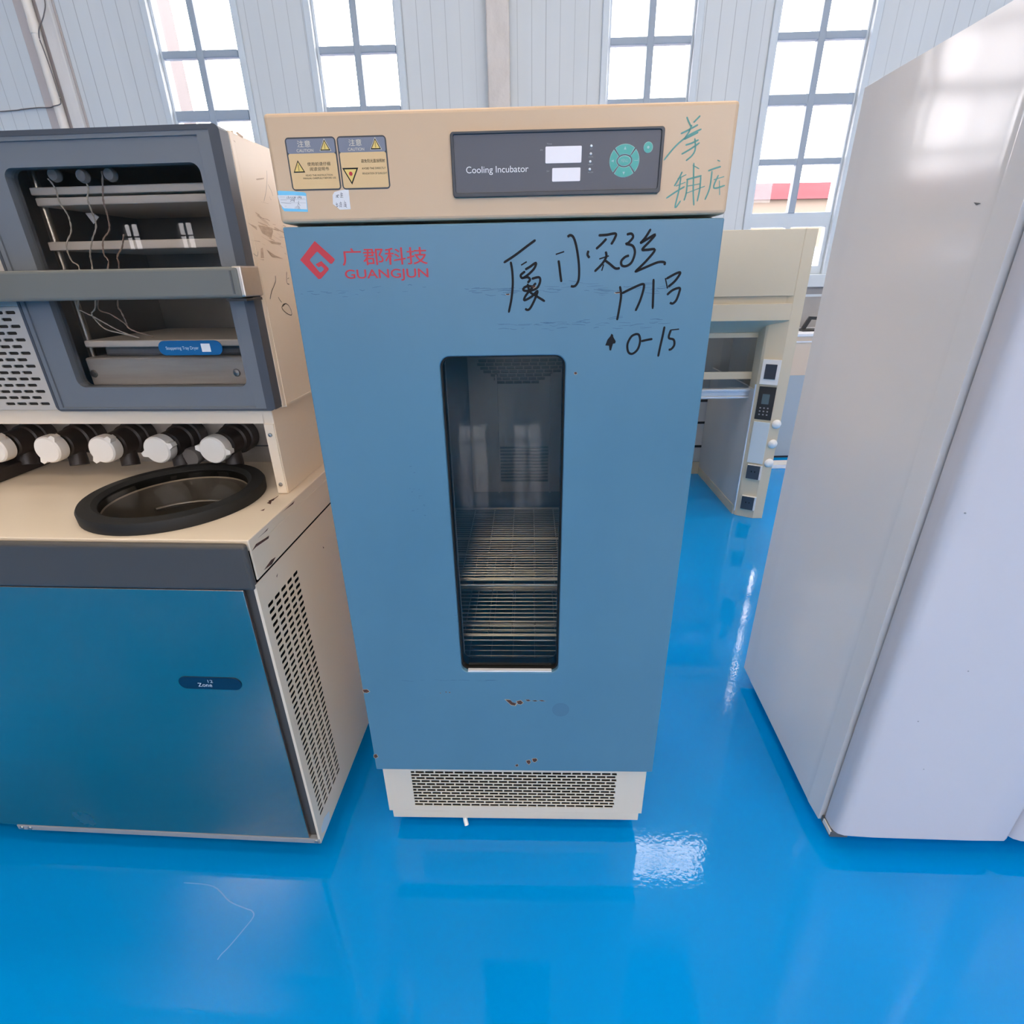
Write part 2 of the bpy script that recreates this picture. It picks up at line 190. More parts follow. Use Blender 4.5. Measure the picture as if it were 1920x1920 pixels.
M['dark'] = mat('interior shade', (0.007, 0.006, 0.006), 0.9, spec=0.1)  # near-black colour stands in for the shade behind the slots
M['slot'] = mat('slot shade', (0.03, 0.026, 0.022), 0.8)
M['rubber'] = mat('black rubber', (0.016, 0.015, 0.014), 0.6, spec=0.3)
M['black'] = mat('black plastic', (0.02, 0.02, 0.022), 0.35)
M['panel_grey'] = mat('graphite control film', (0.115, 0.112, 0.125), 0.4, spec=0.3)
M['panel_rim'] = mat('dark panel rim', (0.045, 0.047, 0.055), 0.4)
M['white'] = mat('white print', (0.85, 0.83, 0.82), 0.5)
M['display'] = mat('pale display window', (0.90, 0.83, 0.83), 0.3)
M['grey_print'] = mat('grey print', (0.30, 0.30, 0.31), 0.5)
M['green_key'] = mat('green key', (0.03, 0.36, 0.30), 0.35)
M['green_edge'] = mat('pale green key edge', (0.32, 0.56, 0.54), 0.4)
M['red'] = mat('red print', (0.56, 0.03, 0.045), 0.45)
M['ink'] = mat('black marker ink', (0.006, 0.006, 0.008), 0.6, spec=0.25)
M['green_ink'] = mat('green marker ink', (0.13, 0.33, 0.28), 0.6)
M['rust'] = mat('rusty bare metal', (0.06, 0.028, 0.022), 0.8, noise=(120, 1.0, (0.16, 0.05, 0.03)))
M['primer'] = mat('cream primer', (0.55, 0.42, 0.28), 0.7)
M['scuff'] = mat('dark blue scuff', (0.05, 0.13, 0.22), 0.6)
M['tan_scuff'] = mat('tan scuff', (0.56, 0.42, 0.30), 0.6, noise=((60, 60, 200), 0.9, (0.70, 0.56, 0.43)))
M['mark'] = mat('glue mark', (0.085, 0.185, 0.27), 0.5)
M['lab_orange'] = mat('orange label', (0.74, 0.49, 0.24), 0.45)
M['lab_grey'] = mat('grey label band', (0.20, 0.21, 0.26), 0.45)
M['lab_cream'] = mat('cream label print', (0.72, 0.62, 0.47), 0.45)
M['yellow'] = mat('yellow sign', (0.80, 0.56, 0.16), 0.45)
M['sky_sticker'] = mat('light blue sticker', (0.17, 0.55, 0.78), 0.4)
M['paper'] = mat('white paper', (0.78, 0.75, 0.74), 0.7)
M['steel'] = steel_mat('brushed steel', (0.60, 0.44, 0.37), 0.22)
M['steel_warm'] = steel_mat('worn steel', (0.62, 0.56, 0.50), 0.38, (3, 60, 60))
M['steel_liner'] = steel_mat('liner steel', (0.42, 0.40, 0.38), 0.5, (4, 4, 4))
M['shelf_wire'] = mat('bright wire', (0.70, 0.62, 0.52), 0.28, metal=1.0)
M['shelf_steel'] = mat('satin shelf', (0.60, 0.53, 0.46), 0.45, metal=0.4)
M['inc_glass'] = glass_mat('tinted glass', (0.80, 0.80, 0.78))
M['fd_glass'] = glass_mat('chamber glass', (0.86, 0.85, 0.84), 1.36)
M['acrylic'] = glass_mat('clear lid', (0.80, 0.79, 0.77), 1.12, 0.1)
M['fd_grey'] = mat('blue grey enamel', (0.155, 0.165, 0.182), 0.38)
M['fd_bar'] = mat('olive grey bar', (0.158, 0.155, 0.135), 0.42)
M['fd_trim'] = mat('charcoal moulding', (0.072, 0.064, 0.058), 0.45, bump=(900, 0.15, 0.001))
M['knob'] = mat('ivory knob', (0.95, 0.90, 0.83), 0.4)
M['valve'] = mat('brown black rubber', (0.030, 0.022, 0.019), 0.5)
M['clear_cap'] = mat('smoky cap', (0.20, 0.18, 0.17), 0.4)
M['plate_blue'] = mat('navy nameplate', (0.001, 0.030, 0.075), 0.45, spec=0.3)
M['plate_blue2'] = mat('blue nameplate', (0.0, 0.105, 0.28), 0.3)
M['plate_text'] = mat('pale plate print', (0.60, 0.66, 0.72), 0.5)
M['screw'] = mat('screw metal', (0.45, 0.43, 0.41), 0.35, metal=1.0)
M['wire'] = mat('thin wire', (0.42, 0.30, 0.24), 0.5)
M['wire2'] = mat('wire sheath', (0.62, 0.54, 0.45), 0.5)
M['pad'] = mat('grey putty pad', (0.30, 0.29, 0.28), 0.7)
M['fz'] = mat('glossy white enamel', (0.80, 0.745, 0.71), 0.12, spec=0.30, bump=((7, 7, 4.5), 0.09, 0.012))
M['fz_door'] = mat('white door enamel', (0.64, 0.60, 0.62), 0.24, bump=((3, 3, 2), 0.05, 0.02))
M['seal'] = mat('dark door seal', (0.10, 0.10, 0.10), 0.6)
M['hood'] = mat('cream hood enamel', (0.64, 0.555, 0.415), 0.40)
M['hood_in'] = mat('pale hood liner', (0.58, 0.56, 0.55), 0.35)
M['alu'] = mat('aluminium', (0.72, 0.74, 0.78), 0.3, metal=0.6)
M['pale_plate'] = mat('pale grey plate', (0.62, 0.69, 0.73), 0.4)
M['smoke'] = mat('smoked plastic', (0.035, 0.045, 0.07), 0.2)
M['lcd'] = mat('grey screen', (0.10, 0.15, 0.17), 0.2)
M['socket'] = mat('slate socket', (0.05, 0.062, 0.085), 0.35)
M['hood_glass'] = glass_mat('sash glass', (0.66, 0.70, 0.73), 1.5)
M['bench_white'] = mat('white bench top', (0.85, 0.85, 0.90), 0.3)
M['bench_grey'] = mat('pale bench side', (0.40, 0.45, 0.50), 0.45)
M['bench_beige'] = mat('beige bench front', (0.72, 0.57, 0.44), 0.45)
M['rail'] = mat('dull grey rail', (0.30, 0.30, 0.31), 0.5)
M['shelf_fd'] = mat('pale satin shelf', (0.84, 0.74, 0.64), 0.4, metal=0.15)
M['base_fd'] = mat('satin steel base', (0.62, 0.56, 0.50), 0.38, metal=0.35, noise=((3, 40, 40), 0.7, (0.45, 0.38, 0.32)))
M['charcoal'] = mat('charcoal edge strip', (0.060, 0.066, 0.080), 0.45)
M['out_cream'] = mat('cream render', (0.14, 0.11, 0.086), 0.8)
M['out_red'] = mat('red band', (0.095, 0.02, 0.026), 0.8, noise=((0.4, 0.4, 2), 0.5, (0.13, 0.04, 0.045)))
M['out_pale'] = mat('pale pink render', (0.17, 0.15, 0.145), 0.8)
M['lamp_glow'] = mat('lamp diffuser', (0.8, 0.8, 0.8), 0.5, emit=((1.0, 0.90, 0.77), LAMP))
M['lamp_body'] = mat('lamp housing', (0.7, 0.7, 0.7), 0.5)

# ------------------------------------------------------------------ mesh helpers
AX = {'uz': lambda a, b, c: (a, c, b), 'uw': lambda a, b, c: (a, b, c), 'wz': lambda a, b, c: (c, a, b)}

class MB:
    def __init__(self):
        self.bm = bmesh.new()
    def box(self, u0, u1, w0, w1, z0, z1):
        vs = [self.bm.verts.new((u, w, z)) for z in (z0, z1) for w in (w0, w1) for u in (u0, u1)]
        for f in ((0, 2, 3, 1), (4, 5, 7, 6), (0, 1, 5, 4), (2, 6, 7, 3), (0, 4, 6, 2), (1, 3, 7, 5)):
            self.bm.faces.new([vs[i] for i in f])
        return self
    def quad(self, pts):
        self.bm.faces.new([self.bm.verts.new(p) for p in pts]); return self
    def plate(self, outer, holes, c0, c1, ax='uz', back=True):
        """outline with holes, extruded from c0 to c1 along the third axis"""
        f = AX[ax]; b2 = bmesh.new(); edges = []
        for lp in [outer] + list(holes):
            vs = [b2.verts.new((p[0], p[1], 0)) for p in lp]
            edges += [b2.edges.new((vs[i], vs[(i + 1) % len(vs)])) for i in range(len(vs))]
        bmesh.ops.triangle_fill(b2, use_beauty=True, use_dissolve=False, edges=edges)
        loops = [[(p[0], p[1]) for p in lp] for lp in [outer] + list(holes)]
        tris = [[(v.co.x, v.co.y) for v in fc.verts] for fc in b2.faces]
        b2.free()
        for c in ((c0, c1) if (back and abs(c1 - c0) > 1e-7) else (c0,)):
            cache = {}
            for t in tris:
                vs = []
                for p in t:
                    k = (round(p[0], 6), round(p[1], 6))
                    if k not in cache: cache[k] = self.bm.verts.new(f(p[0], p[1], c))
                    vs.append(cache[k])
                try: self.bm.faces.new(vs)
                except ValueError: pass
        if abs(c1 - c0) > 1e-7:
            for lp in loops:
                for i in range(len(lp)):
                    p, q = lp[i], lp[(i + 1) % len(lp)]
                    self.quad([f(*p, c0), f(*q, c0), f(*q, c1), f(*p, c1)])
        return self
    def lathe(self, prof, centre, axis='w', n=32, cap=False):
        """prof = [(radius, along)]"""
        rings = []
        for r, h in prof:
            ring = []
            for k in range(n):
                a = 2 * math.pi * k / n; x, y = r * math.cos(a), r * math.sin(a)
                p = {'w': (x, h, y), 'z': (x, y, h), 'u': (h, x, y)}[axis]
                ring.append(self.bm.verts.new((centre[0] + p[0], centre[1] + p[1], centre[2] + p[2])))
            rings.append(ring)
        for a, b in zip(rings, rings[1:]):
            for k in range(n):
                self.bm.faces.new((a[k], a[(k + 1) % n], b[(k + 1) % n], b[k]))
        if cap:
            for rg in (rings[0], rings[-1]):
                self.bm.faces.new(rg)
        return self
    def tube(self, pts, r, n=8):
        pts = [Vector(p) for p in pts]; rings = []
        for i, p in enumerate(pts):
            t = (pts[min(i + 1, len(pts) - 1)] - pts[max(i - 1, 0)]).normalized()
            a = t.cross(Vector((0, 0, 1)))
            if a.length < 1e-3: a = t.cross(Vector((0, 1, 0)))
            a.normalize(); b = t.cross(a)
            rings.append([self.bm.verts.new(p + (a * math.cos(2 * math.pi * k / n) + b * math.sin(2 * math.pi * k / n)) * r) for k in range(n)])
        for a, b in zip(rings, rings[1:]):
            for k in range(n):
                self.bm.faces.new((a[k], a[(k + 1) % n], b[(k + 1) % n], b[k]))
        self.bm.faces.new(rings[0]); self.bm.faces.new(rings[-1])
        return self
    def stroke(self, pts, wid, c, ax='uz', taper=True, smooth=True):
        """a pen stroke lying on a face"""
        f = AX[ax]
        P = [Vector((p[0], p[1])) for p in pts]
        if smooth and len(P) > 2: P = spline(P, 5)
        n = len(P); L, Rr = [], []
        for i, p in enumerate(P):
            t = (P[min(i + 1, n - 1)] - P[max(i - 1, 0)])
            t = t.normalized() if t.length > 1e-9 else Vector((1, 0))
            nn = Vector((-t.y, t.x)); k = wid / 2
            if taper and i in (0, n - 1): k *= 0.55
            L.append(p + nn * k); Rr.append(p - nn * k)
        vl = [self.bm.verts.new(f(p.x, p.y, c)) for p in L]; vr = [self.bm.verts.new(f(p.x, p.y, c)) for p in Rr]
        for i in range(n - 1):
            self.bm.faces.new((vl[i], vl[i + 1], vr[i + 1], vr[i]))
        return self
    def build(self, name, m, parent=None, bevel=0, seg=2, smooth=None, kind=None, label=None, recalc=True):
        bmesh.ops.remove_doubles(self.bm, verts=self.bm.verts, dist=1e-6)
        if recalc: bmesh.ops.recalc_face_normals(self.bm, faces=self.bm.faces)
        me = bpy.data.meshes.new(name); self.bm.to_mesh(me); self.bm.free()
        me.materials.append(m)
        o = bpy.data.objects.new(name, me); COL.objects.link(o)
        if parent: o.parent = parent
        if smooth:
            me.shade_smooth(); me.set_sharp_from_angle(angle=R(smooth))
        if bevel:
            b = o.modifiers.new('bevel', 'BEVEL'); b.width = bevel; b.segments = seg; b.limit_method = 'ANGLE'; b.angle_limit = R(50)
        if kind: o['kind'] = kind
        if label: o['label'] = label
        return o

def spline(P, k):
    out = []
    for i in range(len(P) - 1):
        p0, p1, p2, p3 = P[max(i - 1, 0)], P[i], P[i + 1], P[min(i + 2, len(P) - 1)]
        for j in range(k):
            t = j / k
            out.append(0.5 * (2 * p1 + (p2 - p0) * t + (2 * p0 - 5 * p1 + 4 * p2 - p3) * t * t + (3 * p1 - p0 - 3 * p2 + p3) * t ** 3))
    out.append(P[-1]); return out

def rect(a0, a1, b0, b1): return [(a0, b0), (a1, b0), (a1, b1), (a0, b1)]
def rrect(a0, a1, b0, b1, r, n=6):
    out = []
    for cx, cy, s in ((a1 - r, b1 - r, 0), (a0 + r, b1 - r, 90), (a0 + r, b0 + r, 180), (a1 - r, b0 + r, 270)):
        for k in range(n + 1):
            a = R(s + 90 * k / n); out.append((cx + r * math.cos(a), cy + r * math.sin(a)))
    return out
def circ(cx, cy, r, n=48): return [(cx + r * math.cos(2 * math.pi * k / n), cy + r * math.sin(2 * math.pi * k / n)) for k in range(n)]
def ell(cx, cy, rx, ry, n=40): return [(cx + rx * math.cos(2 * math.pi * k / n), cy + ry * math.sin(2 * math.pi * k / n)) for k in range(n)]

def thing(name, label, cat, loc=(0, 0, 0), rz=0, group=None):
    o = bpy.data.objects.new(name, None); COL.objects.link(o)
    o.empty_display_size = 0.1
    o.location = loc; o.rotation_euler = (0, 0, rz); o['label'] = label; o['category'] = cat
    if group: o['group'] = group
    return o
def tag(o, label, cat, group=None):
    o['label'] = label; o['category'] = cat
    if group: o['group'] = group
    return o

def text(name, body, u0, u1, z0, z1, w, m, parent, label=None, side=False, bold=0.0):
    """writing fitted into a rectangle of an upright face"""
    cu = bpy.data.curves.new(name, 'FONT'); cu.body = body; cu.size = 1; cu.offset = bold
    t = bpy.data.objects.new(name + '_tmp', cu); COL.objects.link(t)
    dg = C.evaluated_depsgraph_get(); dg.update()
    me = bpy.data.meshes.new_from_object(t.evaluated_get(dg))
    bpy.data.objects.remove(t); bpy.data.curves.remove(cu)
    xs = [v.co.x for v in me.vertices]; ys = [v.co.y for v in me.vertices]
    if not xs: return None
    x0, x1, y0, y1 = min(xs), max(xs), min(ys), max(ys)
    for v in me.vertices:
        a = u0 + (v.co.x - x0) / (x1 - x0) * (u1 - u0)
        b = z0 + (v.co.y - y0) / (y1 - y0) * (z1 - z0)
        v.co = (a, w, b)
    me.materials.clear(); me.materials.append(m); me.name = name
    o = bpy.data.objects.new(name, me); COL.objects.link(o); o.parent = parent
    if label: o['label'] = label
    return o

# ================================================================== ROOM
YAW = -0.0309
def place(o, rz=YAW, loc=(0, 5.0, 0)):
    o.location = loc; o.rotation_euler = (0, 0, rz); return o
X0, X1, WR, HC = -10.0, 9.0, -14.0, 8.8
place(MB().box(X0 - .3, X1 + .3, WR - .3, .3, -.1, 0).build('floor', M['floor'], kind='structure'))
place(MB().box(X0 - .3, X1 + .3, WR - .3, .3, HC, HC + .1).build('ceiling', M['ceiling'], kind='structure'))
place(MB().box(X0 - .2, X0, WR, .15, 0, HC).build('wall_left', M['wall'], kind='structure'))
place(MB().box(X1, X1 + .2, WR, .15, 0, HC).build('wall_right', M['wall'], kind='structure'))
WINS = [(-2.605, -1.99), (-1.405, -.79), (.775, 1.402), (2.0, 2.672)]
FARW = [(-5.9, -5.26), (-4.7, -4.06), (4.4, 5.03), (5.6, 6.23)]
ZS, ZT = 1.44, 3.60
CLER = [(-2.75, -1.45, 5.84, 6.38), (1.40, 2.72, 5.98, 6.98)]
back = MB().plate(rect(X0, X1, 0, HC), [rect(a, b, ZS, ZT) for a, b in sorted(WINS + FARW)] + [rect(*q) for q in CLER], 0, .14, 'uz')
place(back.build('wall_back', M['boards'], kind='structure'))
REARW = [(-8.80, -8.42, 2.03, 2.54), (-7.62, -7.25, 2.03, 2.54)] + [(x, x + .63, ZS, ZT) for x in (-5.2, -4.0, -1.4, -.2)] + [(x, x + 1.8, 3.3, 5.5) for x in (1.6, 3.8, 6.0)]  # the three high ones are unseen, added to brighten the machines
_rl = (WR * -math.sin(YAW), 5.0 + WR * math.cos(YAW), 0)
place(MB().plate(rect(X0, X1, 0, HC), [rect(*q) for q in REARW], -.14, 0, 'uz').build('wall_rear', M['wall'], kind='structure'), loc=_rl)
place(MB().box(X0, X1, -.012, 0, 0, 1.345).build('trim_1', M['wainscot'], kind='structure'))
place(MB().box(X0, X1, -.02, 0, 1.262, 1.282).build('trim_2', M['frame_white'], kind='structure'))

def window(i, a, b, loc, sgn=1, ZS=ZS, ZT=ZT, plain=False):
    root = bpy.data.objects.new('window_%d' % i, None); COL.objects.link(root); root['kind'] = 'structure'
    root.location = loc; root.rotation_euler = (0, 0, YAW)
    lo, hi = (.02, .07) if sgn > 0 else (-.07, -.02)
    f = MB(); mid = (a + b) / 2; g = MB()
    if plain:
        f.plate(rect(a, b, ZS, ZT), [rect(a + .03, b - .03, ZS + .03, ZT - .03)], lo, hi, 'uz')
        g.box(mid - .012, mid + .012, lo - .004, hi - .002, ZS + .02, ZT - .02)
        g.box(a + .02, b - .02, lo - .006, hi - .004, (ZS + ZT) / 2 - .012, (ZS + ZT) / 2 + .012)
    else:
        f.plate(rect(a, b, ZS, ZT), [rect(a + .022, mid - .006, 1.905, ZT - .03), rect(mid + .006, b - .016, 1.905, ZT - .03), rect(a + .03, mid - .02, 1.505, 1.80), rect(mid + .02, b - .03, 1.505, 1.80)], lo, hi, 'uz')
        rows = [(2.26, .021), (2.66, .034), (3.04, .024), (3.42, .024)]
        for z, t in rows: g.box(a + .018, b - .018, lo - .006, hi - .004, z - t, z + t)
        g.box(mid - .026, mid + .026, lo - .009, hi - .002, 1.9, ZT - .02)
    f.build('window_frame', M['frame_white'], root, bevel=.004)
    g.build('glazing_bar', M['frame_grey'], root, bevel=.005)
    MB().box(a + .012, b - .012, (lo + hi) / 2, (lo + hi) / 2 + .004, ZS + .012, ZT - .02).build('pane', M['pane'], root)
    if sgn > 0 and not plain:
        MB().box(a - .05, b + .05, -.075, .02, ZS - .1, ZS).build('window_sill', M['frame_white'], root, bevel=.006)
        t = MB()
        t.box(a - .05, a, -.02, .0, ZS, ZT + .05); t.box(b, b + .05, -.02, .0, ZS, ZT + .05)
        t.build('window_casing', M['frame_white'], root, bevel=.006)
        MB().box(mid - .012, mid + .012, lo - .03, lo, 1.62, 1.70).build('latch', M['frame_white'], root, bevel=.003)
n_ = 0
for a, b in WINS + FARW: n_ += 1; window(n_, a, b, (0, 5.0, 0))
for q in CLER: n_ += 1; window(n_, q[0], q[1], (0, 5.0, 0), 1, q[2], q[3], True)
_rl = (WR * -math.sin(YAW), 5.0 + WR * math.cos(YAW), 0)
for q in REARW: n_ += 1; window(n_, q[0], q[1], _rl, -1, q[2], q[3], q[3] < 3 or q[2] > 3)

# column, post, pipe and cables standing against the back wall
def wallthing(o): return place(o)
c = wallthing(MB().box(-.119, .048, -.09, -.001, 0, HC).build('wall_column', M['peel'], bevel=.01, seg=3))
tag(c, 'flaking cream column up the back wall, above the middle of the incubator', 'column')
c = wallthing(MB().box(-3.592, -3.29, -.012, -.001, 0, HC).build('wall_shade_strip', M['mauve'], bevel=.003))  # flat strip coloured as the shadow beside and behind the pipe
tag(c, 'flat mauve grey strip of painted shade on the wall at far left, behind the round pipe', 'board')
c = wallthing(MB().box(-3.396, -3.300, -.05, -.0125, 0, HC).build('wall_post', M['post'], bevel=.008, seg=3))
tag(c, 'slim weathered grey post against the wall at far left, right of the round pipe', 'post')
c = wallthing(MB().lathe([(.032, 0), (.032, 3.16), (.0345, 3.16), (.0345, 3.235), (.032, 3.235), (.032, HC)], (-3.452, -.058, 0), 'z', 28, True).build('drain_pipe', M['pipe'], smooth=40))
tag(c, 'slim round cream pipe running up the wall at the far left beside the grey post', 'pipe')
pts = [(-3.29, -.07, 3.9), (-3.295, -.075, 3.5), (-3.301, -.08, 3.336), (-3.333, -.085, 3.263), (-3.363, -.09, 3.219), (-3.392, -.1, 3.174), (-3.409, -.1, 3.123), (-3.404, -.1, 3.067), (-3.399, -.1, 3.005), (-3.393, -.1, 2.894), (-3.391, -.1, 2.813), (-3.391, -.1, 2.747), (-3.406, -.102, 2.727), (-3.46, -.1, 2.718), (-3.54, -.03, 2.728), (-3.65, -.012, 2.733), (-3.78, -.008, 2.727), (-3.956, -.008, 2.717), (-5.0, -.008, 2.69)]
c = wallthing(MB().tube([tuple(p) for p in spline([Vector(p) for p in pts], 6)], .004, 8).build('wall_cable', M['cable'], smooth=60))
tag(c, 'thin dark cable looped round the cream pipe and along the wall at far left', 'cable')

# ceiling lamps, unseen above the frame, added to light the hall
def lamp(x, y, z):
    t = thing('added_lamp', 'long white lamp added below the hall ceiling for light', 'ceiling lamp', (x, y, z), 0, 'lamps added to light the hall')
    MB().box(-.75, .75, -.2, .2, .03, .09).build('housing', M['lamp_body'], t)
    MB().box(-.73, .73, -.18, .18, .0, .028).build('diffuser', M['lamp_glow'], t)
    for s in (-.5, .5): MB().tube([(s, 0, .09), (s, 0, HC - z - .002)], .006).build('hanger', M['lamp_body'], t)
for x in (-4.4, -1.0, 2.4, 5.8):
    for y, z in ((3.0, 8.3), (1.2, 8.3), (-.6, 7.6), (-2.6, 6.6), (-4.6, 5.4)): lamp(x, y, z)

# buildings seen through the windows
b = thing('outside_building', 'cream building with a red band under its roof, seen through the rightmost window', 'building', (0, 30, 0), 0)
MB().box(-45, 60, 0, 12, -.2, 4.52).build('wall', M['out_cream'], b)
MB().box(-45.1, 60.1, -.25, 12.2, 4.52, 5.2).build('roof_band', M['out_red'], b)
for k in range(-9, 9): MB().box(5 + 5.2 * k, 6.6 + 5.2 * k, -.05, .02, .2, 2.4).build('window', M['frame_grey'], b)
b = thing('neighbour_building', 'pale pink building edge seen through the leftmost window', 'building', (-4.55, 9.5, 0), R(30))
MB().box(-6, 0, 0, 4, -.2, 9).build('wall', M['out_pale'], b)
MB().box(-6.1, .05, -.05, 4.1, 9, 9.3).build('parapet', M['out_pale'], b)
MB().box(-60, 60, -60, -9.6, -.4, -.2).build('ground', M['out_pale'], kind='structure')
c = MB().box(-60, 60, 5.7, 90, -.4, -.2).build('ground', M['out_pale'], kind='structure')
M['pot'] = mat('dull pot wall', (0.27, 0.235, 0.20), 0.4, metal=0.3)

# ================================================================== COOLING INCUBATOR
inc = thing('cooling_incubator', 'tall blue-door cooling incubator with cream header and narrow window, in the middle', 'incubator', (-.0098, 1.0023, 0), -.0339)
HW, ZT_, ZSM, ZDT, ZDB = .3705, 1.7335, 1.5805, 1.5755, .2835
DW = .055     # front faces stand 55 mm proud of the shell
# shell with an open chamber
sh = MB()
sh.plate(rect(-HW + .004, HW - .004, .245, ZSM), [rect(-.27, .27, .42, 1.47)], DW, DW + .02, 'uz')
sh.box(-HW + .004, HW - .004, DW + .01, .68, 1.50, ZSM)
sh.plate(rect(-HW + .004, HW - .004, .245, 1.50), [rect(-HW + .02, HW - .02, .40, 1.49)], DW + .02, .68, 'uz')
sh.box(-HW + .004, HW - .004, .66, .68, .245, 1.50)
sh.build('shell', M['beige2'], inc, bevel=.002)
ln = MB()
ln.box(-.278, -.27, DW + .01, .56, .42, 1.47); ln.box(.27, .278, DW + .01, .56, .42, 1.47)
ln.box(-.278, .278, DW + .01, .56, .412, .42); ln.box(-.278, .278, DW + .01, .56, 1.47, 1.478)
ln.box(-.278, .278, .55, .56, .42, 1.47)
ln.build('chamber_liner', M['steel_liner'], inc)
bp_ = MB()
holes = []
for r in range(7):
    z = 1.2755 - r * .0100; n = (13, 11, 10, 9, 7, 6, 5)[r]
    for k in range(n):
        u = .040 + (k - (n - 1) / 2) * .0245 - .004 * r
        if -.105 < u < .165: holes.append(rect(u - .0108, u + .0108, z - .0038, z + .0038))
for r in range(11):
    z = 1.022 - r * .0105
    holes.append(rect(-.040, .104, z - .0032, z + .0032))
bp_.plate(rect(-.125, .185, .88, 1.45), holes, .515, .519, 'uz')
bp_.box(-.048, -.043, .505, .516, .88, 1.24); bp_.box(.108, .113, .505, .516, .88, 1.24)
bp_.build('air_duct_cover', M['shelf_steel'], inc)
def wire_shelf(z, n=30):
    s = MB()
    for w in (.085, .30, .50): s.tube([(-.262, w, z - .004), (.262, w, z - .004)], .003, 6)
    for u in (-.262, .262): s.tube([(u, .085, z - .004), (u, .50, z - .004)], .003, 6)
    for k in range(n):
        w = .085 + .415 * k / (n - 1); s.tube([(-.262, w, z), (.262, w, z)], .0014, 5)
    for k in range(9):
        u = -.24 + .06 * k; s.tube([(u, .085, z - .0045), (u, .50, z - .0045)], .0016, 5)
    s.tube([(-.262, .083, z - .018), (.262, .083, z - .018)], .0025, 6)
    s.build('wire_shelf', M['shelf_wire'], inc, smooth=60)
wire_shelf(.832, 34); wire_shelf(.668, 24); wire_shelf(.545, 20)
rl = MB()
for u in (-.262, .262):
    for w in (.10, .50): rl.box(u - .006 if u > 0 else u - .004, u + .004 if u > 0 else u + .006, w - .008, w + .008, .43, 1.46)
rl.build('shelf_rail', M['shelf_steel'], inc)
# header
hd = MB().box(-HW, HW, 0, .66, ZSM, ZT_).build('header', M['beige_head'], inc, bevel=.006, seg=3)
# door with window opening
dr = MB().plate(rect(-HW + .0008, HW - .0008, ZDB, ZDT), [rrect(-.1195, .1135, .6195, 1.360, .020)], 0, .048, 'uz').build('door', M['door_blue'], inc, bevel=.0025)
MB().plate(rrect(-.1195, .1135, .6195, 1.360, .020), [rrect(-.1165, .1105, .6230, 1.357, .018)], .010, .050, 'uz').build('window_gasket', M['rubber'], dr)
MB().plate(rrect(-.125, .119, .614, 1.366, .020), [rrect(-.1165, .1105, .6215, 1.357, .018)], .040, .052, 'uz').build('window_frame', M['paper'], dr)
MB().box(-.1165, .1105, .016, .020, .622, 1.357).build('window_pane', M['inc_glass'], dr)
MB().box(-.104, .098, .0012, .0098, .6197, .6232).build('window_ledge', M['white'], dr)  # white strip paints in the light on the opening's lower edge
MB().plate(rect(-HW + .01, HW - .01, ZDB + .01, ZDT - .008), [rect(-.26, .26, .44, 1.45)], .0485, DW - .0005, 'uz').build('door_seal', M['seal'], dr)
# base with punched grille
GU0, GU1, GZ0, GZ1 = -.287, .284, .100, .243
holes = []
rows = 12; ph = (GZ1 - GZ0) / rows; pw = .0272
for r in range(rows):
    z0 = GZ0 + r * ph + .0017; z1 = GZ0 + (r + 1) * ph - .0017
    u = GU0 - (0 if r % 2 == 0 else pw / 2)
    while u < GU1 - .003:
        a, b_ = max(u, GU0), min(u + pw - .0037, GU1)
        if b_ - a > .003: holes.append(rect(a, b_, z0, z1))
        u += pw
bs = MB().plate(rect(-.3640, .3640, .0795, .262), holes, .030, .032, 'uz')
bs.box(-.3640, -.362, .032, .66, .0795, .262); bs.box(.362, .3640, .032, .66, .0795, .262); bs.box(-.364, .364, .658, .66, .0795, .262)
bs.build('base_grille', M['beige2'], inc)
MB().box(-.36, .36, .0345, .64, .082, .258).build('base_interior', M['dark'], inc)
MB().box(-.3555, .3565, .031, .655, .0485, .0793).build('plinth', M['beige2'], inc, bevel=.002)
for u in (-.29, .29):
    for w in (.12, .58):
        f = MB(); f.lathe([(.022, .0), (.024, .004), (.024, .022), (.012, .026), (.012, .0484)], (u, w, 0), 'z', 24, True)
        f.build('foot', M['rubber'], inc, smooth=40)
MB().tube([(-.150, .055, .047), (-.149, .050, .040), (-.146, .040, .026), (-.142, .032, .016)], .0065, 12).build('drain_tube', M['knob'], inc, smooth=50)
# control panel
cp = MB().plate(rrect(-.0765, .2585, 1.612, 1.7015, .005), [rrect(-.0715, .2535, 1.6185, 1.6975, .003)], -.006, 0, 'uz').build('control_panel', M['panel_rim'], inc, bevel=.0012)
MB().box(-.0725, .2545, -.0035, -.0005, 1.6175, 1.6985).build('panel_film', M['panel_grey'], cp)
PW = -.0037
MB().plate(rrect(.0735, .1305, 1.6565, 1.6790, .0015), [], PW - .0005, PW, 'uz').build('display', M['display'], cp)
MB().plate(rrect(.0845, .1295, 1.6315, 1.6500, .0015), [], PW - .0005, PW, 'uz').build('display', M['display'], cp)
for k in range(4):
    MB().lathe([(.0001, -.0012), (.0016, -.001), (.0020, 0)], (.1455 - .0004 * k, PW, 1.6785 - .0104 * k), 'w', 16).build('indicator_light', M['white'], cp, smooth=40)
for k, (s, hw_) in enumerate((('AT', .0020), ('COOL', .0038), ('HEAT', .0040), ('ALM', .0042))):
    text('lettering', s, .1455 - hw_, .1455 + hw_, 1.6735 - .0104 * k, 1.6752 - .0104 * k, PW - .0003, M['grey_print'], cp)
text('lettering', 'Cooling Incubator', -.0535, .0465, 1.6428, 1.6548, PW - .0003, M['white'], cp, label='white panel title reading Cooling Incubator')
text('lettering', 'Time', .0755, .0835, 1.6815, 1.6835, PW - .0003, M['grey_print'], cp)
